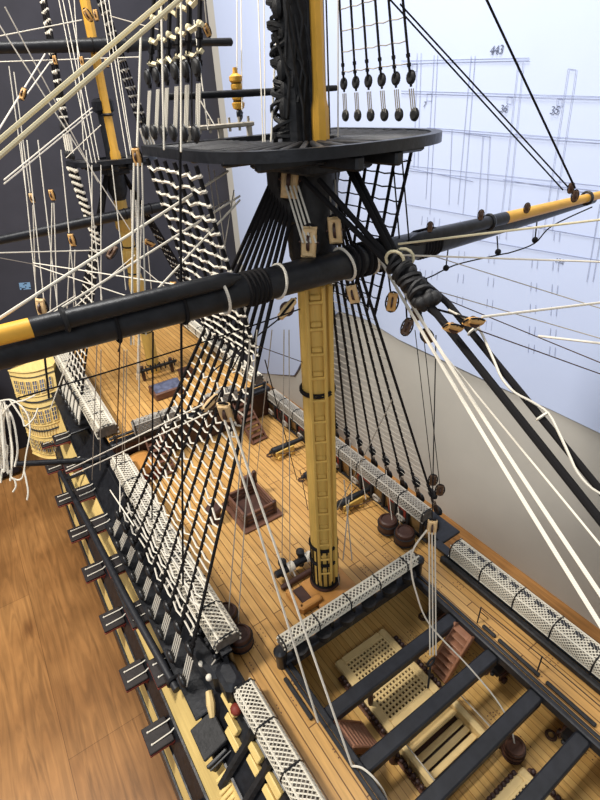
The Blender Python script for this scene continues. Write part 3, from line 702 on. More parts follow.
spar('swing_boom', 'long black pole lying along the starboard side over the gun port lids', [U(60, 472, 'z', -.72), U(83, 514, 'z', -.72), U(127, 600, 'z', -.72), U(177, 690, 'z', -.72)], [.1, .13, .135, .12], 'beam')

# ================================================================== SHROUDS
def deadeye_mesh():
    m = MB(); R = Matrix.Rotation(PI/2, 3, 'X')
    m.m = 0; m.lathe([(.06, -.07), (.13, -.065), (.17, -.03), (.17, .03), (.13, .065), (.06, .07)], (0, 0, 0), R, 14)
    m.m = 1
    m.ring((0, 0, 0), .18, .03, (0, 1, 0), 14, 5)
    for a in (.5, 2.1, 3.7): m.ball((math.cos(a)*.08, -.075, math.sin(a)*.08), .026, nu=6, nv=4)
    return m
_de = deadeye_mesh().build('deadeye', ['blackrough', 'iron']); DE = _de.data; bpy.data.objects.remove(_de)
def deadeye(par, p, az, s=1.0):
    o = bpy.data.objects.new('deadeye', DE); col.objects.link(o); o.parent = par
    o.location = (V(p)-V(par['_o']))*SC; o.rotation_euler = (0, 0, az); o.scale = (s, s, s); return o
def shroudset(label, heads, feet, lan, rat, rsh, rrat, lanm, ratm, s=1.0, az=PI/2, nl=3, wob=.05, knots=True, lanr=.035, rt=(0.0, 1.0), droop=.05, group=None, flare=0.0):
    t = thing('shroud_rigging', label, 'rigging', feet[0], 0, group); ups = []
    for h, f_ in zip(heads, feet):
        h, f_ = V(h), V(f_); d_ = (h-f_).normalized(); u = f_+d_*lan; ups.append((u, h))
        m = MB(); m.tube([u-d_*.05*s, u+d_*.2*s, u+d_*.24*s, h], [rsh*1.0, rsh*1.0, rsh, rsh], 6)
        for k in (.25, .5, .75): m.tube([u+d_*k*s, u+d_*(k+.1)*s], rsh*1.6, 6)
        m.build('shroud', 'brope', t)
        deadeye(t, f_, az, s); deadeye(t, u, az, s)
        m = MB(); off = V((math.cos(az), math.sin(az), 0))
        for q in range(nl): o_ = off*((q-(nl-1)/2)*.09*s); m.tube([f_+o_+d_*.1*s, u+o_-d_*.1*s], lanr, 5)
        m.build('lanyard', lanm, t)
    n = rat
    for j in range(n):
        k = rt[0]+(rt[1]-rt[0])*j/(n-1); pts = []; P_ = [u.lerp(h, k) for u, h in ups]
        m = MB()
        for i, (a, b) in enumerate(zip(P_, P_[1:])):
            mid = (a+b)/2+V((random.uniform(-wob, wob), random.uniform(-wob, wob), -droop*(a-b).length-random.uniform(0, wob)))
            pts += [a+V((0, 0, random.uniform(-wob, wob)*.4)), mid]
        pts.append(P_[-1]); 
        if flare: pts = [pts[0]+(pts[0]-pts[2])*flare]+pts+[pts[-1]+(pts[-1]-pts[-3])*flare]
        m.tube(pts, rrat, 4)
        if knots:
            for p in P_: m.ball(p, rrat*1.5, nu=8, nv=6)
        m.build('ratline', ratm, t)
    return t
feetS = [(-5.36, -.15+i*.92, -.45+sheer(i)*.4) for i in range(9)]; headS = [(-.42-.02*i, -.2+i*.1, 12.75) for i in range(9)]
shroudset('black main shrouds with white ratlines on the starboard side, over the deck', headS, feetS, 1.25, 31, .05, .027, 'white', 'white', 1.15, PI/2, 4, .08, True, .026, (.045, .73), .16)
feetP = [(5.36, -.15+i*.92, .12) for i in range(9)]; headP = [(.42+.02*i, -.2+i*.1, 12.75) for i in range(9)]
shroudset('black main shrouds on the port side in front of the grey wall', headP, feetP, 1.15, 26, .045, .009, 'brownrope', 'grey', 1.1, PI/2, 3, .02, False, .025, (.03, .75), .02)
def futtock(label, sgn, tt, rims, rat, rmat, rr, feet, heads, wob):
    t = thing('futtock_rigging', label, 'rigging', rims[0]); n = len(rims); E_ = []
    for i, p in enumerate(rims):
        k = int(i*(len(feet)-1)/(n-1)); q = V(heads[k]).lerp(V(feet[k]), tt); E_.append((V(p), q))
        m = MB(); m.tube([p, q], .042, 6); m.build('futtock_shroud', 'brope', t)
    for j in range(rat):
        k = .04+.92*j/(rat-1); P_ = [a.lerp(b, k) for a, b in E_]; pts = []
        for a, b in zip(P_, P_[1:]): pts += [a, (a+b)/2+V((random.uniform(-wob, wob), 0, -random.uniform(0, wob)*1.5))]
        pts.append(P_[-1]); pts = [pts[0]+V((0, -wob*2, 0))]+pts+[pts[-1]+V((0, wob*2, 0))]
        m = MB(); m.tube(pts, rr, 4)
        for p in P_: m.ball(p, rr*1.9, nu=6, nv=4)
        m.build('ratline', rmat, t)
futtock('narrow ladder of white ratlines hanging below the starboard edge of the large platform', -1, .27, [(-2.7, -.5+i*.5, 13.35) for i in range(6)], 16, 'white', .03, feetS, headS, .05)
futtock('narrow ladder of dark ratlines below the port edge of the large platform', 1, .27, [(2.7, -.3+i*.5, 13.35) for i in range(6)], 14, 'brope', .018, feetP, headP, .03)
# main topmast shrouds on the top
fs = [(-2.62, -.5+i*.5, 13.68) for i in range(6)]; hs = [(-.75, .0+i*.16, 22) for i in range(6)]
shroudset('topmast shrouds with thick cream ratlines over the starboard edge of the large platform', hs, fs, .95, 9, .04, .042, 'white', 'creamrope', .72, PI/2, 3, .06, True, .015, (.05, .42), .1, None, .25)
fs = [(2.62, -.35+i*.48, 13.68) for i in range(6)]; hs = [(.95, .0+i*.14, 22) for i in range(6)]
shroudset('topmast shrouds with thin ratlines over the port edge of the large platform', hs, fs, .7, 12, .028, .012, 'grey', 'grey', .66, PI/2, 3, .015, True, .014, (.05, .6), .02)
# mizzen
fz = [(-4.75, 14.2+i*.75, .95) for i in range(6)]; hz = [(-.3, 14.7+i*.07, 12.0) for i in range(6)]
shroudset('black mizzen shrouds with white ratlines at the left, above the stern gallery', hz, fz, 1.1, 22, .05, .038, 'white', 'white', 1.15, PI/2, 4, .06, True, .045, (.03, .75), .16)
fz2 = [(4.6, 14.2+i*.75, .95) for i in range(6)]; hz2 = [(.3, 14.7+i*.07, 12.0) for i in range(6)]
shroudset('greyish mizzen shrouds with pale ratlines behind the main shrouds', hz2, fz2, 1.1, 22, .045, .03, 'grey', 'grey', 1.1, PI/2, 3, .05, False, .03, (.05, .8), .1)
futtock('narrow ladder of white ratlines below the small left platform', -1, .25, [(-1.7, 14.1+i*.38, 12.35) for i in range(5)], 11, 'white', .045, fz, hz, .06)
fs = [(-1.68, 14.1+i*.4, 12.6) for i in range(4)]; hs = [(-.9, 14.2+i*.2, 21) for i in range(4)]
shroudset('topmast shrouds with white rungs over the left end of the small platform', hs, fs, 1.0, 15, .04, .036, 'white', 'white', .8, PI/2, 3, .08, True, .026, (.03, .6), .1)
fs = [(1.78, 14.1+i*.4, 12.6) for i in range(4)]; hs = [(.3, 14.2+i*.2, 21) for i in range(4)]
shroudset('topmast shrouds with white rungs over the right end of the small platform', hs, fs, 1.0, 15, .04, .034, 'white', 'netgrey', .8, PI/2, 3, .08, True, .026, (.03, .6), .1)

# ================================================================== DECK FURNITURE
def gun(label, loc, rz, s=1.0, group=None, carr='mast'):
    t = thing('cannon', label, 'cannon', loc, rz, group, True)
    m = MB(); R = Matrix.Rotation(PI/2, 3, 'Y'); m.lathe([(.03, -.95), (.07, -.9), (.06, -.84), (.16, -.78), (.17, -.6), (.15, -.3), (.13, .2), (.1, .75), (.13, .85), (.12, .9), (.06, .9)], (0, 0, .46), R, 16); m.build('barrel', 'iron', t)
    m = MB()
    for y in (-.17, .17): m.bbox((-.2, y, .3), (1.0, .08, .3)); m.bbox((-.45, y, .2), (.5, .08, .2))
    m.bbox((.15, 0, .2), (.12, .4, .2)); m.bbox((-.55, 0, .2), (.12, .4, .12)); m.build('carriage', carr, t)
    for x in (.15, -.55):
        for y in (-.26, .26):
            w = MB(); w.cyl((x, y-.04, .11), (x, y+.04, .11), .11); w.build('wheel', carr, t)
    m = MB()
    for y in (-.3, .3): m.tube(sag((-.85, y*.4, .46), (.5, y*1.6, .35), .12), .025, 5)
    m.ring((-.75, .35, .02), .14, .025); m.ring((-.75, .35, .05), .1, .025); m.build('tackle', 'brownrope', t)
    return t
g1 = gun('brown tackled cannon under the port gangway beside the waist ladder', (3.45, -5.05, -1.5), 0, 1, None, 'darkbrown')
dup(g1, (3.45, -7.35, -1.5), 0, 'brown tackled cannon under the port gangway, right of the barrel')
dup(g1, (3.3, -2.6, -1.5), 0, 'brown tackled cannon in the shade behind the waist ladder')
g2 = gun('cannon with an ochre carriage on the quarterdeck by the brown ladder', (2.9, 6.9, 0), 0, 1, None, 'mast')
dup(g2, (3.1, 4.55, 0), 0, 'cannon with an ochre carriage half hidden behind the thick mast')
dup(g2, (3.2, 2.3, 0), 0, 'cannon with an ochre carriage under the pale port netting')
def ladder(label, a, b, wd, mt, n=7):
    a, b = V(a), V(b); t = thing('ladder', label, 'ladder', b); dirh = V((b.x-a.x, b.y-a.y, 0)).normalized(); sd = V((-dirh.y, dirh.x, 0))
    for s in (-1, 1):
        m = MB(); o = sd*(s*wd/2); d_ = (b-a).normalized(); R = Matrix((sd, d_, sd.cross(d_))).transposed()
        m.bbox((a+b)/2+o, (.07, (b-a).length, .24), R, .02); m.build('stringer', mt, t)
    for i in range(n):
        p = a.lerp(b, (i+.6)/n); m = MB(); ang = math.atan2(sd.y, sd.x)
        m.bbox(p, (wd, .24, .06), Matrix.Rotation(ang, 3, 'Z'), .015); m.build('tread', mt, t)
ladder('wooden ladder from the waist up to the port gangway', (2.45, -3.95, -.05), (1.45, -3.95, -1.5), .62, 'ladder', 8)
ladder('reddish wooden ladder below the starboard gangway in the waist', (-2.5, -4.05, -.15), (-1.5, -4.05, -1.5), .8, 'ladder', 8)
ladder('dark brown ladder from the quarterdeck up to the poop on the port side', (2.25, 10.1, 1.6), (2.35, 8.5, 0), .8, 'walnut', 8)
ladder('dark brown ladder at the starboard end of the poop front', (-2.2, 10.1, 1.6), (-2.3, 8.9, 0), .8, 'walnut', 7)
# gratings in the waist
def grating(label, x0, x1, y0, y1, z, cell=.13):
    t = thing('grating', label, 'grating', ((x0+x1)/2, (y0+y1)/2, z))
    m = MB(); b = .26
    for xx in (x0-b/2, x1+b/2): m.bbox((xx, (y0+y1)/2, z+.13), (b, y1-y0+2*b, .26))
    for yy in (y0-b/2, y1+b/2): m.bbox(((x0+x1)/2, yy, z+.13), (x1-x0, b, .26))
    m.build('coaming', 'tan', t)
    m = MB(); n = int((x1-x0)/cell); k = int((y1-y0)/cell); w = cell*.47
    for i in range(n+1): m.box((x0+(x1-x0)*i/n, (y0+y1)/2, z+.22), (w, y1-y0, .06))
    for j in range(k+1): m.box(((x0+x1)/2, y0+(y1-y0)*j/k, z+.224), (x1-x0, w, .06))
    m.build('lattice', 'tan', t)
    m = MB(); m.box(((x0+x1)/2, (y0+y1)/2, z+.06), (x1-x0, y1-y0, .04)); m.build('hatch_floor', 'darkbrown', t)
grating('light wooden grating below the two skid beams nearest the mast', -.78, .8, -4.15, -2.1, -1.5)
grating('light wooden grating at the bottom edge in front of the barrel', -.8, 1.05, -9.4, -7.3, -1.5)
hq = thing('hatch', 'open hatch with pale coaming and slatted boards between two skid beams', 'hatch', (0, -5.4, -1.5))
m = MB()
for xx in (-1.0, 1.0): m.bbox((xx, -5.45, -1.25), (.2, 1.55, .5))
for yy in (-4.72, -6.2): m.bbox((0, yy, -1.25), (2.2, .2, .5))
m.build('coaming', 'tan', hq)
m = MB(); m.box((0, -5.45, -1.47), (1.9, 1.4, .04)); m.build('hatch_floor', 'darkbrown', hq)
for i in range(4):
    m = MB(); m.bbox((0, -5.32-i*.24, -1.36+.02*i), (1.8, .17, .06)); m.build('slat', 'tan', hq)
m = MB(); m.bbox((0, -4.98, -1.22), (1.75, .42, .05), Matrix.Rotation(-.5, 3, 'X')); m.build('sloping_board', 'tan', hq)
m = MB()
for x in (-1.08, 1.08):
    for y in (-4.7, -6.2): m.cyl((x, y, -1.5), (x, y, -.6), .03)
m.build('stanchion', 'iron', hq)
m = MB(); m.tube([(-1.08, -6.2, -.62), (-1.08, -4.7, -.62), (1.08, -4.7, -.62), (1.08, -6.2, -.62)], .025, 5); m.build('rail_rope', 'grey', hq)
# shot racks along the coamings
def rack(label, x0, y0, x1, y1, n, z=-1.5):
    a, b = V((x0, y0, z)), V((x1, y1, z)); d_ = b-a; ang = math.atan2(d_.y, d_.x)
    m = MB(); m.bbox((a+b)/2+V((0, 0, .05)), (d_.length+.14, .16, .1), Matrix.Rotation(ang, 3, 'Z'), .02); tag(m.build('shot_rack', 'walnut'), label, 'rack', 'shot racks along the waist hatches')
    return [a+d_*((i+.5)/n)+V((0, 0, .14)) for i in range(n)]
SH = []
SH.append(('the starboard side of the grating', rack('shot rack on the starboard side of the grating', -1.13, -2.3, -1.13, -4.3, 14)))
SH.append(('the port side of the grating', rack('shot rack on the port side of the grating, by the ladder', 1.16, -2.3, 1.16, -4.3, 14)))
SH.append(('the starboard side of the open hatch', rack('shot rack on the starboard side of the open hatch', -1.22, -4.7, -1.22, -6.2, 10)))
SH.append(('the hatch edge facing the barrel', rack('shot rack behind the third skid beam, left of the barrel', -.95, -7.0, 1.05, -7.0, 14)))
SH.append(('the port side of the front grating', rack('shot rack right of the barrel, beside the front grating', 1.42, -7.2, 1.42, -8.6, 10)))
sm = MB(); sm.ball((0, 0, 0), .075, nu=10, nv=8); so = sm.build('round_shot', 'shot'); SM = so.data; bpy.data.objects.remove(so)
for w_, ps in SH:
    for p in ps:
        o = bpy.data.objects.new('round_shot', SM); col.objects.link(o); o.location = (p-V((0, 0, 0)))*SC
        tag(o, 'dark iron ball in the row along '+w_, 'ball', 'round shot along '+w_)
# barrel and tubs
t = thing('barrel', 'dark brown wooden barrel standing in the waist between skid beams', 'barrel', (1.42, -6.66, -1.5))
m = MB(); m.lathe([(.24, 0), (.27, .1), (.29, .28), (.27, .45), (.25, .52), (.2, .52), (.2, .48), (.0, .48)], (1.42, -6.66, -1.5), None, 18); m.build('staves', 'walnut', t)
m = MB()
for z, r_ in ((.08, .275), (.2, .292), (.36, .292), (.47, .272)): m.ring((1.42, -6.66, -1.5+z), r_, .02)
m.build('hoop', 'darkbrown', t)
for x, y, l in ((3.3, .45, 'dark brown round tub under the port netting, the one farther from the corner'), (3.38, -.35, 'dark brown round tub under the port netting, nearest the netting corner'), (-3.45, -.35, 'dark brown round tub inside the starboard netting corner'), (-3.45, .6, 'dark brown round tub by the starboard shrouds, behind another tub')):
    t = thing('tub', l, 'tub', (x, y, 0)); m = MB(); m.lathe([(.28, 0), (.36, .15), (.38, .4), (.33, .62), (.27, .66), (.25, .6), (0, .58)], (x, y, 0), None, 18); m.build('staves', 'darkbrown', t)
    m = MB(); m.ring((x, y, .15), .37, .025); m.ring((x, y, .48), .375, .025); m.build('hoop', 'iron', t)
# skylight on the quarterdeck
sk = thing('companion_hatch', 'dark walnut slatted hatch surround standing on the middle of the quarterdeck', 'hatch', (-.3, 4.6, 0))
m = MB(); m.bbox((-.3, 4.6, .05), (1.75, 2.1, .1)); m.build('plinth', 'walnut', sk)
for z in (.22, .42, .6):
    m = MB()
    for x in (-.95, .35): m.bbox((x, 4.6, z), (.1, 1.6, .13))
    for y in (3.85, 5.35): m.bbox((-.3, y, z), (1.3, .1, .13))
    m.build('slat', 'walnut', sk)
for x, y, h in ((-.95, 3.85, .72), (.35, 3.85, .72), (-.95, 5.35, .72), (.35, 5.35, 1.25)):
    m = MB(); m.bbox((x, y, h/2), (.16, .16, h)); m.build('post', 'darkbrown', sk)
m = MB(); m.box((-.3, 4.6, .12), (1.2, 1.4, .06)); m.build('hatch_floor', 'darkbrown', sk)
m = MB(); m.bbox((.05, 5.5, .6), (.6, .16, 1.1), Matrix.Rotation(.25, 3, 'X')); m.build('raised_cover', 'walnut', sk)
# capstan-like drum, curved companion, poop furniture
t = thing('capstan', 'dark brown drum left of the walnut hatch, behind the white ratlines', 'capstan', (-1.75, 5.0, 0)); m = MB(); m.lathe([(.3, 0), (.22, .12), (.18, .4), (.3, .5), (.33, .62), (.28, .7), (0, .72)], (-1.75, 5.0, 0), None, 16); m.build('drum', 'darkbrown', t)
m = MB()
for i in range(8): a = i*PI/4; m.bbox((-1.75+.2*math.cos(a), 5+.2*math.sin(a), .28), (.1, .06, .34), Matrix.Rotation(a, 3, 'Z'))
m.build('whelp', 'walnut', t)
t = thing('companion_cover', 'orange curved wooden cover behind the starboard netting, below the poop', 'hatch', (-3.1, 9.5, 0))
m = MB(); m.bbox((-3.1, 9.5, .3), (1.2, 1.1, .6)); m.build('base', 'red', t)
m = MB(); m.grid([[(-3.1+.68*math.cos(a), y, .55+.42*math.sin(a)) for a in [PI*i/14 for i in range(15)]] for y in (8.85, 8.86, 10.1, 10.11)])
for y in (8.85, 10.11): m.add([(-3.1+.68*math.cos(PI*i/14), y, .55+.42*math.sin(PI*i/14)) for i in range(15)], [tuple(range(15))])
m.build('curved_top', 'orange', t)
t = thing('skylight', 'dark wooden skylight at the foot of the thinner mast', 'skylight', (-.3, 13.2, 1.65))
m = MB(); m.bbox((-.3, 13.2, 1.85), (1.5, 1.2, .4)); m.build('frame', 'walnut', t)
m = MB(); m.bbox((-.3, 12.95, 2.12), (1.4, .7, .06), Matrix.Rotation(.4, 3, 'X')); m.bbox((-.3, 13.5, 2.12), (1.4, .7, .06), Matrix.Rotation(-.4, 3, 'X')); m.build('glazed_lid', 'glass', t)
t = thing('mizzen_bitts', 'low black bitts with cleats around the foot of the thinner mast', 'bitts', (0, 15.2, 1.65))
for x in (-.8, .8): m = MB(); m.bbox((x, 15.2, 2.1), (.18, .18, .9)); m.build('post', 'darkbrown', t)
m = MB(); m.bbox((0, 15.1, 2.3), (2.2, .14, .16)); 
for i in range(8): m.cyl((-.9+i*.26, 15.0, 2.1), (-.9+i*.26, 15.0, 2.55), .035)
m.build('cross_piece', 'blackrough', t)
t = thing('chest', 'small brown chest on the poop deck right of the thinner mast', 'chest', (1.2, 14.2, 1.65)); m = MB(); m.bbox((1.2, 14.2, 1.85), (.7, .5, .4)); m.build('body', 'walnut', t); m = MB(); m.bbox((1.2, 14.2, 2.07), (.75, .55, .08)); m.build('lid', 'darkbrown', t)
# bitts and mast-foot fittings
t = thing('sheet_bitts', 'black bitts with a round-ended bar at the foot of the thick mast', 'bitts', (-.75, .85, 0))
m = MB(); m.tube([(-1.4, .95, .42), (-1.36, .95, .42), (-.1, .95, .42), (.2, .95, .42)], [.1, .13, .13, .12], 10); m.build('cross_piece', 'black', t)
for x in (-1.0, -.25): m = MB(); m.lathe([(.1, 0), (.1, .5), (.15, .6), (.15, .72), (.08, .78)], (x, 1.1, 0), None, 12); m.build('post', 'blackrough', t)
m = MB(); m.bbox((-.75, .6, .12), (1.3, .16, .2)); m.build('sill', 'darkbrown', t)
for x in (-1.0, -.25):
    m = MB()
    for k in range(5): m.ring((x+.12+.05*k, .95, .42), .15, .03, (1, 0, 0), 12, 5)
    m.tube([(x+.2, .82, .45), (x+.25, .7, .15), (x+.4, .6, .04)], .03, 5); m.build('rope_turns', 'white', t)
m = MB(); m.bbox((-1.05, -.35, .1), (.55, .8, .2)); m.bbox((-1.05, -.35, .17), (.4, .6, .1))
t = thing('pump_casing', 'small orange wooden casing on the deck in front of the thick mast', 'casing', (-.95, -.45, 0))
m = MB(); m.bbox((-.95, -.5, .14), (.8, .24, .28)); m.bbox((-1.3, -.1, .14), (.2, .9, .28)); m.build('curb', 'orange', t); m = MB(); m.box((-.95, 0, .02), (.5, .7, .03)); m.build('opening', 'darkbrown', t)

# starboard bulwark end block
t = thing('rail_block', 'big black rounded rail block at the front end of the starboard netting', 'rail', (-4.25, -1.2, 0))
m = MB(); m.bbox((-4.3, -1.3, .25), (.55, .9, .9), None, .15); m.bbox((-4.55, -.3, .1), (.5, 1.6, .9), Matrix.Rotation(.15, 3, 'Z'), .2); m.build('body', 'black', t)
m = MB()
for y in (-.9, -.4): m.ball((-4.75, y, .4), .1)
m.build('knob', 'white', t)
# ================================================================== BLOCKS
def block(label, p, L_, ax=(0, 0, 1), mt='block', group=None, sheave=True, strop='brope', turn=0.0):
    t = thing('block', label, 'block', p, 0, group); p = V(p); ax = V(ax).normalized()
    w = ax.orthogonal().normalized(); w = Matrix.Rotation(turn, 3, ax) @ w; q = ax.cross(w); R = Matrix((w, q, ax)).transposed()
    m = MB(); prof = [(.16, -.5), (.34, -.42), (.46, -.22), (.5, 0), (.46, .22), (.34, .42), (.16, .5)]
    for s in (-1, 1):                                  # two cheeks with the score between
        vs = []; fs = []; n = 10
        for (r_, z) in prof:
            for k in range(n):
                a = 2*PI*k/n; e = .85
                vs.append(p+R @ V((math.copysign(abs(math.cos(a))**e, math.cos(a))*r_*L_*.36+s*.0, (s*.13+.13*math.copysign(abs(math.sin(a))**e, math.sin(a)))*L_, z*L_)))
        for i in range(len(prof)-1):
            for k in range(n): fs.append((i*n+k, i*n+(k+1) % n, (i+1)*n+(k+1) % n, (i+1)*n+k))
        fs += [tuple(range(n-1, -1, -1)), tuple(range((len(prof)-1)*n, len(prof)*n))]; m.add(vs, fs)
    m.bbox(p+ax*L_*.38, (.28*L_, .4*L_, .16*L_), R, .02); m.bbox(p-ax*L_*.38, (.28*L_, .4*L_, .16*L_), R, .02)
    m.build('shell', mt, t)
    if sheave:
        m = MB(); m.cyl(p-q*L_*.05, p+q*L_*.05, L_*.3, seg=14); m.cyl(p-q*L_*.34, p+q*L_*.34, L_*.05, seg=8); m.build('sheave', 'darkbrown', t)
        m = MB(); m.tube([p+R @ V((0, L_*.34*math.cos(a), L_*.56*math.sin(a))) for a in [2*PI*i/16 for i in range(17)]], L_*.05, 5); m.build('strop', strop, t)
    return t
BL = [ # u, v, depth, length, axis(px dir), material, label
 (226, 412, 11.2, .62, (.25, .3, -1), 'cream', 'long pale block at the end of two white falls, in front of the starboard shrouds'),
 (210, 403, 11.6, .5, (1, .3, .4), 'cream', 'pale block on the starboard shrouds with two lines running to the left'),
 (432, 527, 11.2, .42, (0, 0, 1), 'cream', 'square pale block hanging at the port shrouds with three white lines'),
 (290, 180, 9.9, .68, (.15, 0, 1), 'cream', 'large pale block under the platform, left of the mast top'),
 (309, 242, 9.9, .6, (.1, 0, 1), 'cream', 'large pale block resting on the yard in front of the mast'),
 (335, 230, 10.2, .54, (-.1, 0, 1), 'cream', 'large pale block above the yard, right of the mast'),
 (287, 309, 10.3, .52, (.8, 0, .6), 'cream', 'pale block hung under the yard left of the ochre mast'),
 (353, 294, 10.9, .45, (-.3, 0, 1), 'cream', 'pale block under the yard, right of the ochre mast'),
 (392, 302, 10.8, .4, (.15, 0, 1), 'block', 'orange block hanging below the big stay knot'),
 (416, 313, 11.0, .34, (0, 0, 1), 'blockdk', 'small dark block below the stay knot, topmost of three'),
 (407, 327, 11.0, .36, (.5, 0, 1), 'blockdk', 'small dark block below the stay knot, left one of the lower pair'),
 (427, 336, 11.0, .4, (-.5, 0, 1), 'blockdk', 'small dark block below the stay knot, right one of the lower pair'),
 (453, 328, 8.2, .34, (1, -.2, -.45), 'block', 'orange block on the black stays, left of a pair'),
 (474, 322, 8.2, .36, (1, -.2, -.3), 'block', 'orange block on the black stays, right of a pair'),
 (430, 227, 10.6, .2, (0, 0, 1), 'blockdk', 'small round dark block on the right boom, nearest the stay knot'),
 (481, 215, 10.9, .2, (0, 0, 1), 'blockdk', 'small round dark block on the right boom, second from the stay knot'),
 (527, 208, 11.2, .2, (0, 0, 1), 'blockdk', 'small round dark block on the yellow part of the right boom'),
 (571, 188, 11.6, .22, (0, 0, 1), 'blockdk', 'small dark block at the boom end, upper of two'),
 (575, 196, 11.5, .24, (0, 0, 1), 'blockdk', 'small dark block at the boom end, lower of two'),
 (137, 157, 8.0, .26, (0, 0, 1), 'block', 'orange block hanging left of the large platform with white falls'),
 (23, 94, 12, .26, (.6, 0, 1), 'block', 'yellow block on a slanting white line near the top left'),
 (52, 195, 17, .34, (0, 0, 1), 'block', 'small block on upright lines below the small platform'),
 (32, 198, 17, .3, (0, 0, 1), 'cream', 'small pale block on upright lines at the left, above the crossjack yard'),
 (72, 240, 16.5, .4, (0, 0, 1), 'block', 'orange block just below the crossjack yard'),
 (112, 252, 15, .42, (.7, 0, .7), 'blockdk', 'brown block beside the ochre mast on a thick white line'),
 (149, 243, 16, .36, (.7, 0, -.5), 'block', 'orange block right of the thinner mast'),
 (174, 288, 14, .36, (0, 0, 1), 'block', 'small orange block above the black yard, near the white ladder'),
 (42, 308, 15.5, .62, (.1, 0, 1), 'cream', 'stout yellow block above the left end of the yard'),
 (60, 316, 15, .46, (1, 0, .2), 'block', 'brown block beside a stout yellow block at the left'),
 (88, 15, 17, .36, (.5, 0, -1), 'block', 'pale block on the left side of the yellow topmast'),
 (96, 15, 17, .3, (0, 0, 1), 'block', 'round block on the right side of the yellow topmast'),
 (55, 60, 16, .24, (0, 0, 1), 'block', 'small orange block just below the thin upper yard, at the left'),
 (82, 61, 16, .24, (0, 0, 1), 'block', 'small orange block just below the thin upper yard, near the topmast'),
 (107, 63, 16, .22, (0, 0, 1), 'block', 'small orange block below the thin upper yard, right of the topmast'),
 (207, 30, 10, .22, (.4, 0, -1), 'block', 'small orange block at the end of a line near the top edge'),
 (440, 490, 15, .4, (0, 0, 1), 'blockdk', 'dark block on thin black lines above the port netting, upper one'),
 (433, 480, 15.2, .4, (0, 0, 1), 'blockdk', 'dark block on thin black lines above the port netting, left one'),
]
for u, v, dp, L_, ax, mt, lb in BL: block(lb, D(u, v, dp), L_, ax, mt)
# tall yellow fiddle block beside the masthead
p = U(237, 91, 'y', 2.6); t = thing('fiddle_block', 'tall yellow ribbed tackle block hanging left of the black masthead', 'block', p)
m = MB(); m.lathe([(.05, -.38), (.13, -.34), (.15, -.24), (.09, -.2), (.13, -.15), (.13, -.05), (.09, 0), (.13, .05), (.13, .12), (.1, .15), (.15, .2), (.15, .28), (.06, .34), (.05, .45)], p, None, 14); m.build('shell', 'boomy', t)
m = MB()
for z in (-.2, 0, .15): m.ring(p+V((0, 0, z)), .1, .02, (0, 0, 1), 12, 4)
m.build('rope_score', 'brope', t)
o = deadeye(t, p+V((.02, 0, -.62)), PI/4, .75)

# big stays with their mouse, white snaking between
MO = V((0, -2.72, 11.56)); SDR = (V((0, -7.19, 8.69))-MO).normalized()
t = thing('main_stay', 'pair of thick black stays running from the platform down to the right edge', 'rigging', MO)
for k, (x, y, z) in enumerate(((-.55, -.5, 12.95), (-.4, -.9, 12.9), (.4, -.7, 13.1), (.5, -.9, 12.95))):
    m = MB(); e = MO+V((-.12+.08*k, .1, .02*k)); m.tube([V((x, y, z)), e, e+SDR*.5], .055, 8); m.build('collar', 'brope', t)
PERP = V((.2, 0, .1))
m = MB(); m.tube([MO, MO+SDR*14], .066, 8); m.build('stay', 'brope', t)
m = MB(); m.tube([MO+PERP*.3, MO+PERP*1.3+SDR*1.2, MO+PERP*1.5+SDR*14], .06, 8); m.build('stay', 'brope', t)
m = MB()
for i in range(26):
    p = MO+SDR*(i*.045-.1)+V((random.uniform(-.1, .14), random.uniform(-.1, .1), random.uniform(-.12, .12))); m.ball(p, random.uniform(.08, .14), nu=8, nv=6)
for i in range(8): m.ring(MO+SDR*(i*.12-.1), .2, .045, SDR+V((random.uniform(-.4, .4), 0, random.uniform(-.4, .4))), 14, 5)
m.build('stay_mouse', 'blackrough', t)
m = MB(); pts = []
for i in range(40):
    s = 1.3+i*.3; k = i % 6; f_ = (.6, 1.2, 1.6, 1.3, .9, .5)[k]; pts.append(MO+SDR*s+PERP*f_+V((0, -.07, .07)))
m.tube(smooth(pts, 3), .022, 5)
for i in range(2, 40, 6): s = 1.3+i*.3; m.ring(MO+SDR*s+PERP*1.5, .1, .022, SDR, 10, 4)
m.build('white_snaking', 'white', t)
m = MB()
for q in (-.12, .12): m.ring(MO+V((q, -.05, .12)), .17, .03, (1, .5, .3), 12, 5)
m.build('white_seizing', 'creamrope', t)

# ================================================================== ROPES
def R2(a, b, r, m_, lb, grp=None, s=0.0):
    return rope(D(*a), D(*b), r, m_, lb, grp, s)
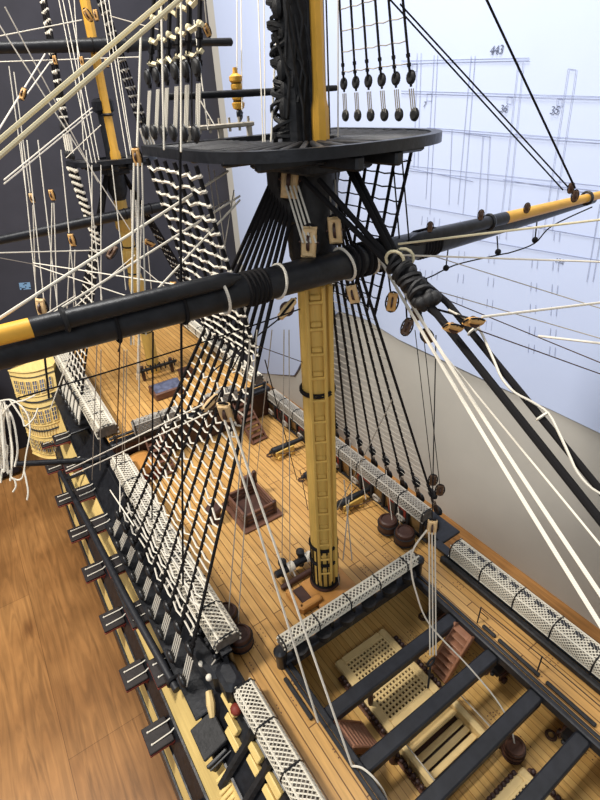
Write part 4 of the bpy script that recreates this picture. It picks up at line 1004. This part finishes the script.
# singles
LN = [
 ((-6, 145, 6), (171, -6, 6.6), .032, 'creamrope', 'thick cream line crossing the top left corner, upper of a pair'),
 ((-6, 161, 6), (186, -6, 6.6), .032, 'creamrope', 'thick cream line crossing the top left corner, lower of a pair'),
 ((-6, 322, 7.2), (228, 171, 10), .024, 'white', 'white line from the left edge up to the large platform'),
 ((20, 334, 7.6), (240, 196, 10), .02, 'white', 'white line rising from the yard past the ratline ladder'),
 ((155, 292, 9), (240, 200, 10), .02, 'white', 'short white slanting line in front of the narrow white ladder'),
 ((380, 259, 10.6), (458, 400, 8.6), .034, 'white', None), ((400, 285, 10.4), (473, 400, 8.6), .034, 'white', None),
 ((224, 418, 11.2), (318, 722, 12.9), .03, 'white', 'white fall from the long pale block to the waist edge, left one'),
 ((230, 417, 11.2), (352, 766, 12.2), .03, 'white', 'white fall from the long pale block to the waist edge, right one'),
 ((66, 471, 20), (210, 401, 11.6), .022, 'white', 'white line running left from the shroud block over the netting, upper of two'),
 ((72, 475, 20), (212, 411, 11.6), .022, 'white', 'white line running left from the shroud block over the netting, lower of two'),
 ((18, 398, 8), (300, 309, 10), .014, 'brope', 'thin black line sagging below the left half of the yard'),
 ((400, 4, 9), (568, 187, 11.3), .016, 'brope', 'thin dark line from the top to the boom end, upper of a close pair'),
 ((385, -6, 9), (563, 190, 11.3), .016, 'brope', 'thin dark line from the top to the boom end, lower of a close pair'),
 ((484, -6, 9), (575, 188, 11.4), .022, 'brope', 'dark line dropping steeply from the top edge to the boom end'),
 ((392, 150, 11), (400, 246, 11), .018, 'brope', 'black line from the platform edge down to the right boom, left one'),
 ((401, 147, 11), (409, 240, 11), .018, 'brope', 'black line from the platform edge down to the right boom, right one'),
 ((400, 255, 10.8), (606, 262, 10), .02, 'white', 'white line running level to the right edge from the stay knot'),
 ((398, 244, 10.5), (606, 219, 10), .024, 'creamrope', 'cream line lying along the front of the right boom'),
 ((482, 317, 8.2), (606, 302, 9), .022, 'white', 'white line from the right orange block to the right edge'),
 ((538, 336, 9.5), (606, 344, 9), .022, 'white', 'short white line at the right edge under the plan numbers'),
 ((430, 255, 11), (606, 310, 10), .011, 'grey', 'thin grey line falling to the right edge, uppermost'),
 ((433, 290, 11), (606, 340, 10), .011, 'grey', 'thin grey line falling to the right edge, second down'),
 ((440, 297, 11), (606, 365, 10), .011, 'brownrope', 'thin brown line falling to the right edge'),
 ((478, 330, 8.3), (606, 376, 9.6), .011, 'brownrope', 'thin brown line falling from the orange blocks'),
 ((440, 350, 9.7), (606, 552, 6.8), .018, 'white', 'white line running beside the black stays to the right edge'),
 ((180, 140, 8.2), (183, 585, 12), .026, 'brope', 'thick black upright line in front of the starboard ratlines'),
 ((153, 332, 9), (152, 520, 12), .018, 'brope', 'black upright line left of the thick one, in front of the ratlines'),
 ((120, 340, 12), (116, 470, 19), .018, 'brownrope', 'dark upright line over the poop deck'),
 ((97, 345, 12), (92, 480, 19), .014, 'grey', 'pale upright line over the poop deck, near the netting'),
 ((250, 340, 10.5), (228, 620, 15.5), .018, 'grey', 'grey fall from the yard to the starboard tubs, left one'),
 ((257, 330, 10.5), (238, 626, 15.3), .018, 'grey', 'grey fall from the yard to the starboard tubs, right one'),
 ((284, 330, 10.6), (282, 560, 17), .014, 'grey', 'grey fall left of the thick mast, reaching the bitts'),
 ((289, 330, 10.6), (290, 575, 17), .014, 'grey', 'grey fall close beside the thick mast, reaching the bitts'),
 ((272, 330, 10.6), (256, 480, 20), .012, 'grey', 'thin grey fall over the walnut hatch'),
 ((392, 400, 12), (337, 510, 16.5), .014, 'grey', 'pale slanting line across the foot of the thick mast'),
 ((300, 470, 19), (308, 510, 17.5), .014, 'brope', 'short black line slanting to the thick mast'),
 ((265, 360, 10.8), (297, 480, 18), .014, 'brope', 'thin black slanting line left of the thick mast'),
 ((335, 440, 16), (336, 535, 16.6), .02, 'brope', 'black line down the right side of the thick mast'),
 ((415, 330, 14), (432, 478, 15.2), .012, 'brope', 'thin black line to the port rail blocks, left one'),
 ((423, 330, 14), (440, 488, 15), .012, 'brope', 'thin black line to the port rail blocks, right one'),
 ((436, 335, 11), (432, 522, 11.2), .013, 'brope', 'thin dark line holding the square pale block'),
 ((245, 345, 10.4), (205, 420, 12), .016, 'brope', 'black line from the yard crossing the top of the starboard ratlines'),
 ((280, 318, 10.4), (212, 372, 11), .016, 'brope', 'short black slanting line under the yard, left of the ochre mast'),
 ((244, 320, 10.2), (243, 365, 10.6), .02, 'brope', 'short thick black line hanging from the yard over the ratlines'),
 ((255, 345, 10.4), (330, 372, 14), .01, 'brownrope', 'thin brown line behind the ochre mast, under the yard'),
 ((237, -5, 11.4), (237, 72, 11.4), .014, 'white', 'white line holding the yellow ribbed block, left one'),
 ((241, -5, 11.4), (242, 110, 11.3), .014, 'white', 'white line holding the yellow ribbed block, right one'),
 ((258, -5, 10), (263, 142, 10), .014, 'white', 'white upright line left of the black masthead, leftmost of three'),
 ((264, -5, 10), (265, 142, 10), .012, 'white', 'white upright line left of the black masthead, middle of three'),
 ((278, -5, 9.5), (271, 142, 9.6), .02, 'white', 'white upright line left of the black masthead, thickest of three'),
 ((338, -5, 10), (338, 140, 10), .014, 'grey', 'pale upright line right of the yellow spar, on the platform'),
 ((326, -5, 11), (330, 140, 11), .02, 'brope', 'black upright line right beside the yellow spar'),
 ((161, -5, 8), (164, 150, 8.2), .018, 'white', 'white upright line in front of the cream ratlines, left one'),
 ((181, -5, 8), (181, 152, 8.2), .018, 'white', 'white upright line in front of the cream ratlines, right one'),
 ((191, -5, 8.5), (192, 140, 8.5), .016, 'brope', 'black upright line in front of the cream ratlines'),
 ((204, -5, 9.5), (207, 28, 10), .012, 'white', 'white line ending at the small orange block near the top'),
 ((194, 20, 10), (208, 130, 10), .012, 'white', 'white line from the cream ratlines to the grey pin rail'),
 ((200, 100, 10.5), (215, 126, 10.5), .012, 'white', 'short white line slanting onto the grey pin rail'),
 ((141, 30, 8), (137, 150, 8), .02, 'white', 'white line holding the orange block left of the large platform'),
 ((134, 163, 8), (131, 345, 8.6), .018, 'white', 'white fall below the orange block, left one'),
 ((138, 163, 8), (139, 345, 8.8), .018, 'white', 'white fall below the orange block, middle one'),
 ((142, 163, 8), (146, 335, 8.8), .014, 'white', 'white fall below the orange block, right one'),
 ((5, 7, 14), (98, 182, 18), .018, 'white', 'white line slanting down right at the top left corner, upper'),
 ((-5, 18, 14), (130, 230, 18), .018, 'white', 'white line slanting down right at the top left corner, lower'),
 ((-5, 37, 16), (82, 20, 17), .02, 'white', 'white line rising gently to the topmast block at the left'),
 ((110, 16, 17), (160, 30, 14), .016, 'grey', 'pale line from the topmast block to the cream ratlines'),
 ((-5, 62, 16), (140, 57, 16), .018, 'white', 'white level line below the thin upper yard'),
 ((-5, 136, 11.5), (45, 54, 16), .02, 'white', 'white line through the yellow block at the top left'),
 ((27, 94, 12), (50, 62, 16), .016, 'white', 'short white line right of the yellow block at the top left'),
 ((4, 180, 12), (92, 108, 18), .018, 'white', 'white line rising to the black mast cap, upper of two'),
 ((4, 184, 12), (92, 112, 18), .018, 'white', 'white line rising to the black mast cap, lower of two'),
 ((66, 158, 18), (101, 125, 18), .018, 'white', 'short white line above the small left platform'),
 ((-5, 253, 13), (108, 250, 15), .018, 'white', 'white level line to the brown block beside the ochre mast'),
 ((33, 263, 16), (205, 289, 13), .018, 'white', 'white line falling gently right from the left, upper of two'),
 ((33, 265, 16), (145, 302, 15), .018, 'white', 'white line falling gently right from the left, lower of two'),
 ((-5, 257, 14), (33, 264, 16), .012, 'grey', 'thin grey line at the left edge below the crossjack yard'),
 ((14, 334, 9), (75, 296, 15), .016, 'white', 'white line rising from the yellow boom end'),
 ((62, 318, 14), (135, 255, 15), .014, 'white', 'white line rising from the brown block to the ochre mast'),
 ((118, 352, 14), (128, 318, 14), .02, 'brope', 'short black line at the foot of the thinner mast'),
 ((172, 293, 14), (140, 266, 16), .014, 'grey', 'thin curved-looking line left of the small orange block'),
 ((50, 410, 22), (70, 355, 21), .026, 'white', 'white line slanting in front of the stern gallery'),
 ((44, 350, 22), (49, 398, 23), .05, 'brope', 'thick black line in front of the stern gallery'),
 ((110, 490, 17), (134, 526, 15), .02, 'white', 'white line slanting along the hull near the bumkin'),
 ((120, 480, 17), (120, 512, 16), .018, 'white', 'short white upright line over the starboard bulwark'),
]
for a, b, r_, m_, lb in LN:
    if lb: R2(a, b, r_, m_, lb, None, .05 if 'sagging' in lb else 0)
for (q1, q2, q3, lb) in ((D(380, 259, 10.6), D(458, 400, 8.7), D(660, 720, 5.7), 'thick white line from the stay knot to the lower right edge, left one'), (D(398, 282, 10.4), D(473, 400, 8.7), D(664, 688, 5.9), 'thick white line from the stay knot to the lower right edge, right one')):
    pts = [q1.lerp(q3, t)+V((0, 0, -.35*t*(1-t))) for t in [i/12 for i in range(13)]]
    tag(MB().tube(pts, .034, 6).build('rope', 'white'), lb, 'rope')
for a, b, lb in (((404, 285, 10.8), (416, 306, 11), 'short black line from the stay knot to the topmost dark block'), ((405, 287, 10.8), (407, 321, 11), 'short black line from the stay knot to the left dark block'), ((412, 290, 10.8), (426, 329, 11), 'short black line from the stay knot to the right dark block'), ((388, 272, 10.7), (391, 295, 10.8), 'short black line above the orange block below the stay knot'), ((352, 282, 10.8), (353, 289, 10.9), 'short black line under the yard, right of the ochre mast')): R2(a, b, .02, 'brope', lb)
R2((425, 308, 9.2), (447, 326, 8.3), .02, 'brope', 'short black strop to the left orange block of the pair on the stays'); R2((425, 306, 9.2), (468, 318, 8.3), .02, 'brope', 'short black strop to the right orange block of the pair on the stays')
# jeer falls
for k, (u0, u1) in enumerate(((286, 303), (290, 307), (294, 311), (298, 316))):
    R2((u0, 186, 9.8), (u1, 243, 9.75), .022, 'white', 'white fall between the two large pale blocks in front of the mast', 'white falls between the two large pale blocks')
for u0, u1 in ((329, 332), (335, 337)): R2((u0, 180, 10.2), (u1, 228, 10.2), .02, 'grey', 'grey fall holding the large pale block right of the mast', 'grey falls right of the mast')
# upright lines by the left mast: nothing tells them apart
for (u0, v0, u1, v1) in ((58, -4, 92, 163), (62, -4, 96, 163), (68, -4, 99, 160), (74, -4, 84, 150), (100, -4, 127, 158), (104, -4, 131, 155), (108, -4, 133, 160)):
    R2((u0, v0, 17.5), (u1, v1, 18.5), .016, 'white', 'thin white line running up beside the yellow topmast at the left', 'white lines beside the left topmast')
for (u0, v0, u1, v1) in ((9, 66, 26, 190), (14, 72, 31, 200), (21, 140, 40, 330), (27, 140, 47, 330), (33, 205, 36, 300), (38, 140, 60, 330), (52, 203, 50, 330), (54, 203, 58, 330), (61, 150, 78, 325), (70, 250, 66, 330), (75, 250, 73, 325), (86, 150, 104, 320), (92, 165, 92, 310), (101, 165, 101, 300), (112, 165, 126, 290)):
    R2((u0, v0, 16.5), (u1, v1, 18), .017, 'white', 'thin white upright line left of the thinner ochre mast', 'white upright lines left of the thinner mast')
for (u0, v0, u1, v1) in ((131, 190, 134, 345), (136, 200, 139, 390), (142, 200, 137, 380), (147, 240, 155, 330)):
    R2((u0, v0, 18), (u1, v1, 21), .017, 'white', 'thin white upright line in front of the thinner ochre mast', 'white upright lines before the thinner mast')
for (u0, v0, u1, v1) in ((101, 350, 100, 470), (124, 350, 122, 470), (127, 350, 124, 475), (140, 340, 139, 450)):
    R2((u0, v0, 14), (u1, v1, 20), .015, 'grey', 'thin pale upright line hanging over the poop deck', 'pale upright lines over the poop')
for (u0, v0, u1, v1) in ((208, 165, 222, 265), (214, 170, 229, 275), (225, 245, 234, 190), (210, 210, 228, 200)):
    R2((u0, v0, 10.5), (u1, v1, 11), .013, 'grey', 'thin grey line between the white ladder and the black shrouds', 'grey lines beside the white ladder')
for (u0, v0, u1, v1) in ((344, 480, 352, 560), (349, 500, 343, 560), (322, 525, 330, 590), (327, 530, 336, 592), (332, 530, 340, 590)):
    R2((u0, v0, 16.2), (u1, v1, 16.8), .022, 'grey', 'grey line belayed at the foot of the thick mast', 'grey lines at the foot of the thick mast')
for (u0, v0, u1, v1) in ((350, 440, 352, 500), (356, 440, 366, 500), (386, 470, 392, 520), (395, 480, 400, 525)):
    R2((u0, v0, 19), (u1, v1, 18.5), .014, 'grey', 'thin pale line hanging inside the port netting', 'pale lines inside the port netting')
# port tackle
for u0, u1 in ((429, 430), (432, 433), (435, 436)): R2((u0, 532, 11.2), (u1, 655, 12.8), .018, 'white', 'white fall of the square pale block over the waist', 'white falls over the waist')
m = MB(); p = D(431, 662, 12.9); m.ring(p, .14, .03, (0, 1, 0), 12, 5); m.tube([p-V((0, 0, .14)), D(428, 688, 13.1)], .03, 5); tag(m.build('hook', 'iron'), 'black hook and ring on the end of the white falls over the waist', 'hook')
pts = [D(*q) for q in ((427, 530, 11.2), (414, 548, 11.4), (411, 566, 11.7), (416, 592, 12.1), (430, 625, 12.7), (470, 668, 13.0), (500, 705, 13.2), (513, 735, 13.4), (516, 772, 13.6))]
tag(MB().tube(smooth(pts), .022, 6).build('rope', 'white'), 'slack white line curving from the square pale block down into the waist', 'rope')
pts = [D(*q) for q in ((352, 766, 12.2), (362, 768, 12.1), (374, 778, 12), (384, 792, 12), (388, 806, 12))]
tag(MB().tube(smooth(pts), .028, 6).build('rope', 'white'), 'loose white rope end curling at the bottom edge of the waist', 'rope')
pts = [D(*q) for q in ((396, 262, 10.6), (421, 279, 10.9), (455, 265, 11), (498, 255, 11.1), (512, 252, 11.1), (535, 243, 11.2), (552, 226, 11.3), (592, 207, 11.5))]
t = thing('footrope', 'black footrope with three short stirrups under the right boom', 'rope', pts[0])
m = MB(); m.tube(smooth(pts), .016, 5); m.build('line', 'brope', t)
for (a, b) in (((448, 250, 11), (446, 268, 11)), ((497, 236, 11.1), (498, 252, 11.1)), ((537, 222, 11.2), (535, 240, 11.2))):
    m = MB(); m.tube([D(*a), D(*b)], .016, 5); m.ball(D(*b), .07); m.build('stirrup', 'brope', t)
# loose hank on the bumkin
hk = thing('rope_hank', 'tangled hank of loose white rope hanging over the black spar at the left edge', 'rope', D(12, 462, 15.2))
for i in range(9):
    u0 = random.uniform(-14, 16); w_ = random.uniform(6, 16); dd = random.uniform(14.8, 15.6); m = MB()
    q = [(u0-w_*.6, 470+random.uniform(-20, 8)), (u0-w_*.4, 430+random.uniform(-10, 10)), (u0, 405+random.uniform(-6, 14)), (u0+w_*.5, 425+random.uniform(-10, 20)), (u0+w_*.8, 455+random.uniform(-8, 20)), (u0+w_*.6, 480+random.uniform(-15, 6))]
    m.tube(smooth([D(a, b, dd) for a, b in q]), .03, 5); m.build('loop', 'white', hk)
for q in (((-4, 402), (12, 400), (26, 412), (30, 430), (26, 455), (22, 478), (12, 478), (10, 470)), ((-5, 425), (10, 405), (25, 400), (35, 395)), ((24, 470), (28, 490), (27, 500)), ((14, 478), (16, 486), (13, 492)), ((10, 400), (22, 418), (25, 426), (34, 418), (38, 408))):
    m = MB(); m.tube(smooth([D(a, b, 15.1) for a, b in q]), .026, 5); m.build('loop', 'white', hk)

# ================================================================== LIGHT
def area(name, loc, tgt, size, power, colr):
    L_ = bpy.data.lights.new(name, 'AREA'); L_.shape = 'RECTANGLE'; L_.size = size[0]*SC; L_.size_y = size[1]*SC; L_.energy = power; L_.color = colr
    o = bpy.data.objects.new(name, L_); col.objects.link(o); o.location = V(loc)*SC
    o.rotation_euler = (V(tgt)-V(loc)).to_track_quat('-Z', 'Y').to_euler(); return o
area('ceiling_lamp', (-24, 13, 40), (0, 3, 0), (6, 6), 5.6, (1, .95, .87))
area('overhead_fill', (1, 6, 42), (2, 2, 0), (10, 10), 2.6, (1, .98, .95))  # added overhead fill, grazes the wall so it darkens downward
area('cool_fill', (-40, -44, 36), (4, 0, 4), (30, 26), 2.8, (.84, .91, 1))  # broad cool fill added from behind the camera, no known window
w = bpy.data.worlds.new('world'); bpy.context.scene.world = w; w.use_nodes = True
w.node_tree.nodes['Background'].inputs['Color'].default_value = (.94, .97, 1, 1); w.node_tree.nodes['Background'].inputs['Strength'].default_value = .3
sc = bpy.context.scene
sc.view_settings.view_transform = 'Standard'; sc.view_settings.look = 'None'; sc.view_settings.gamma = 1; sc.view_settings.use_curve_mapping = False
sc.view_settings.exposure = 0.0
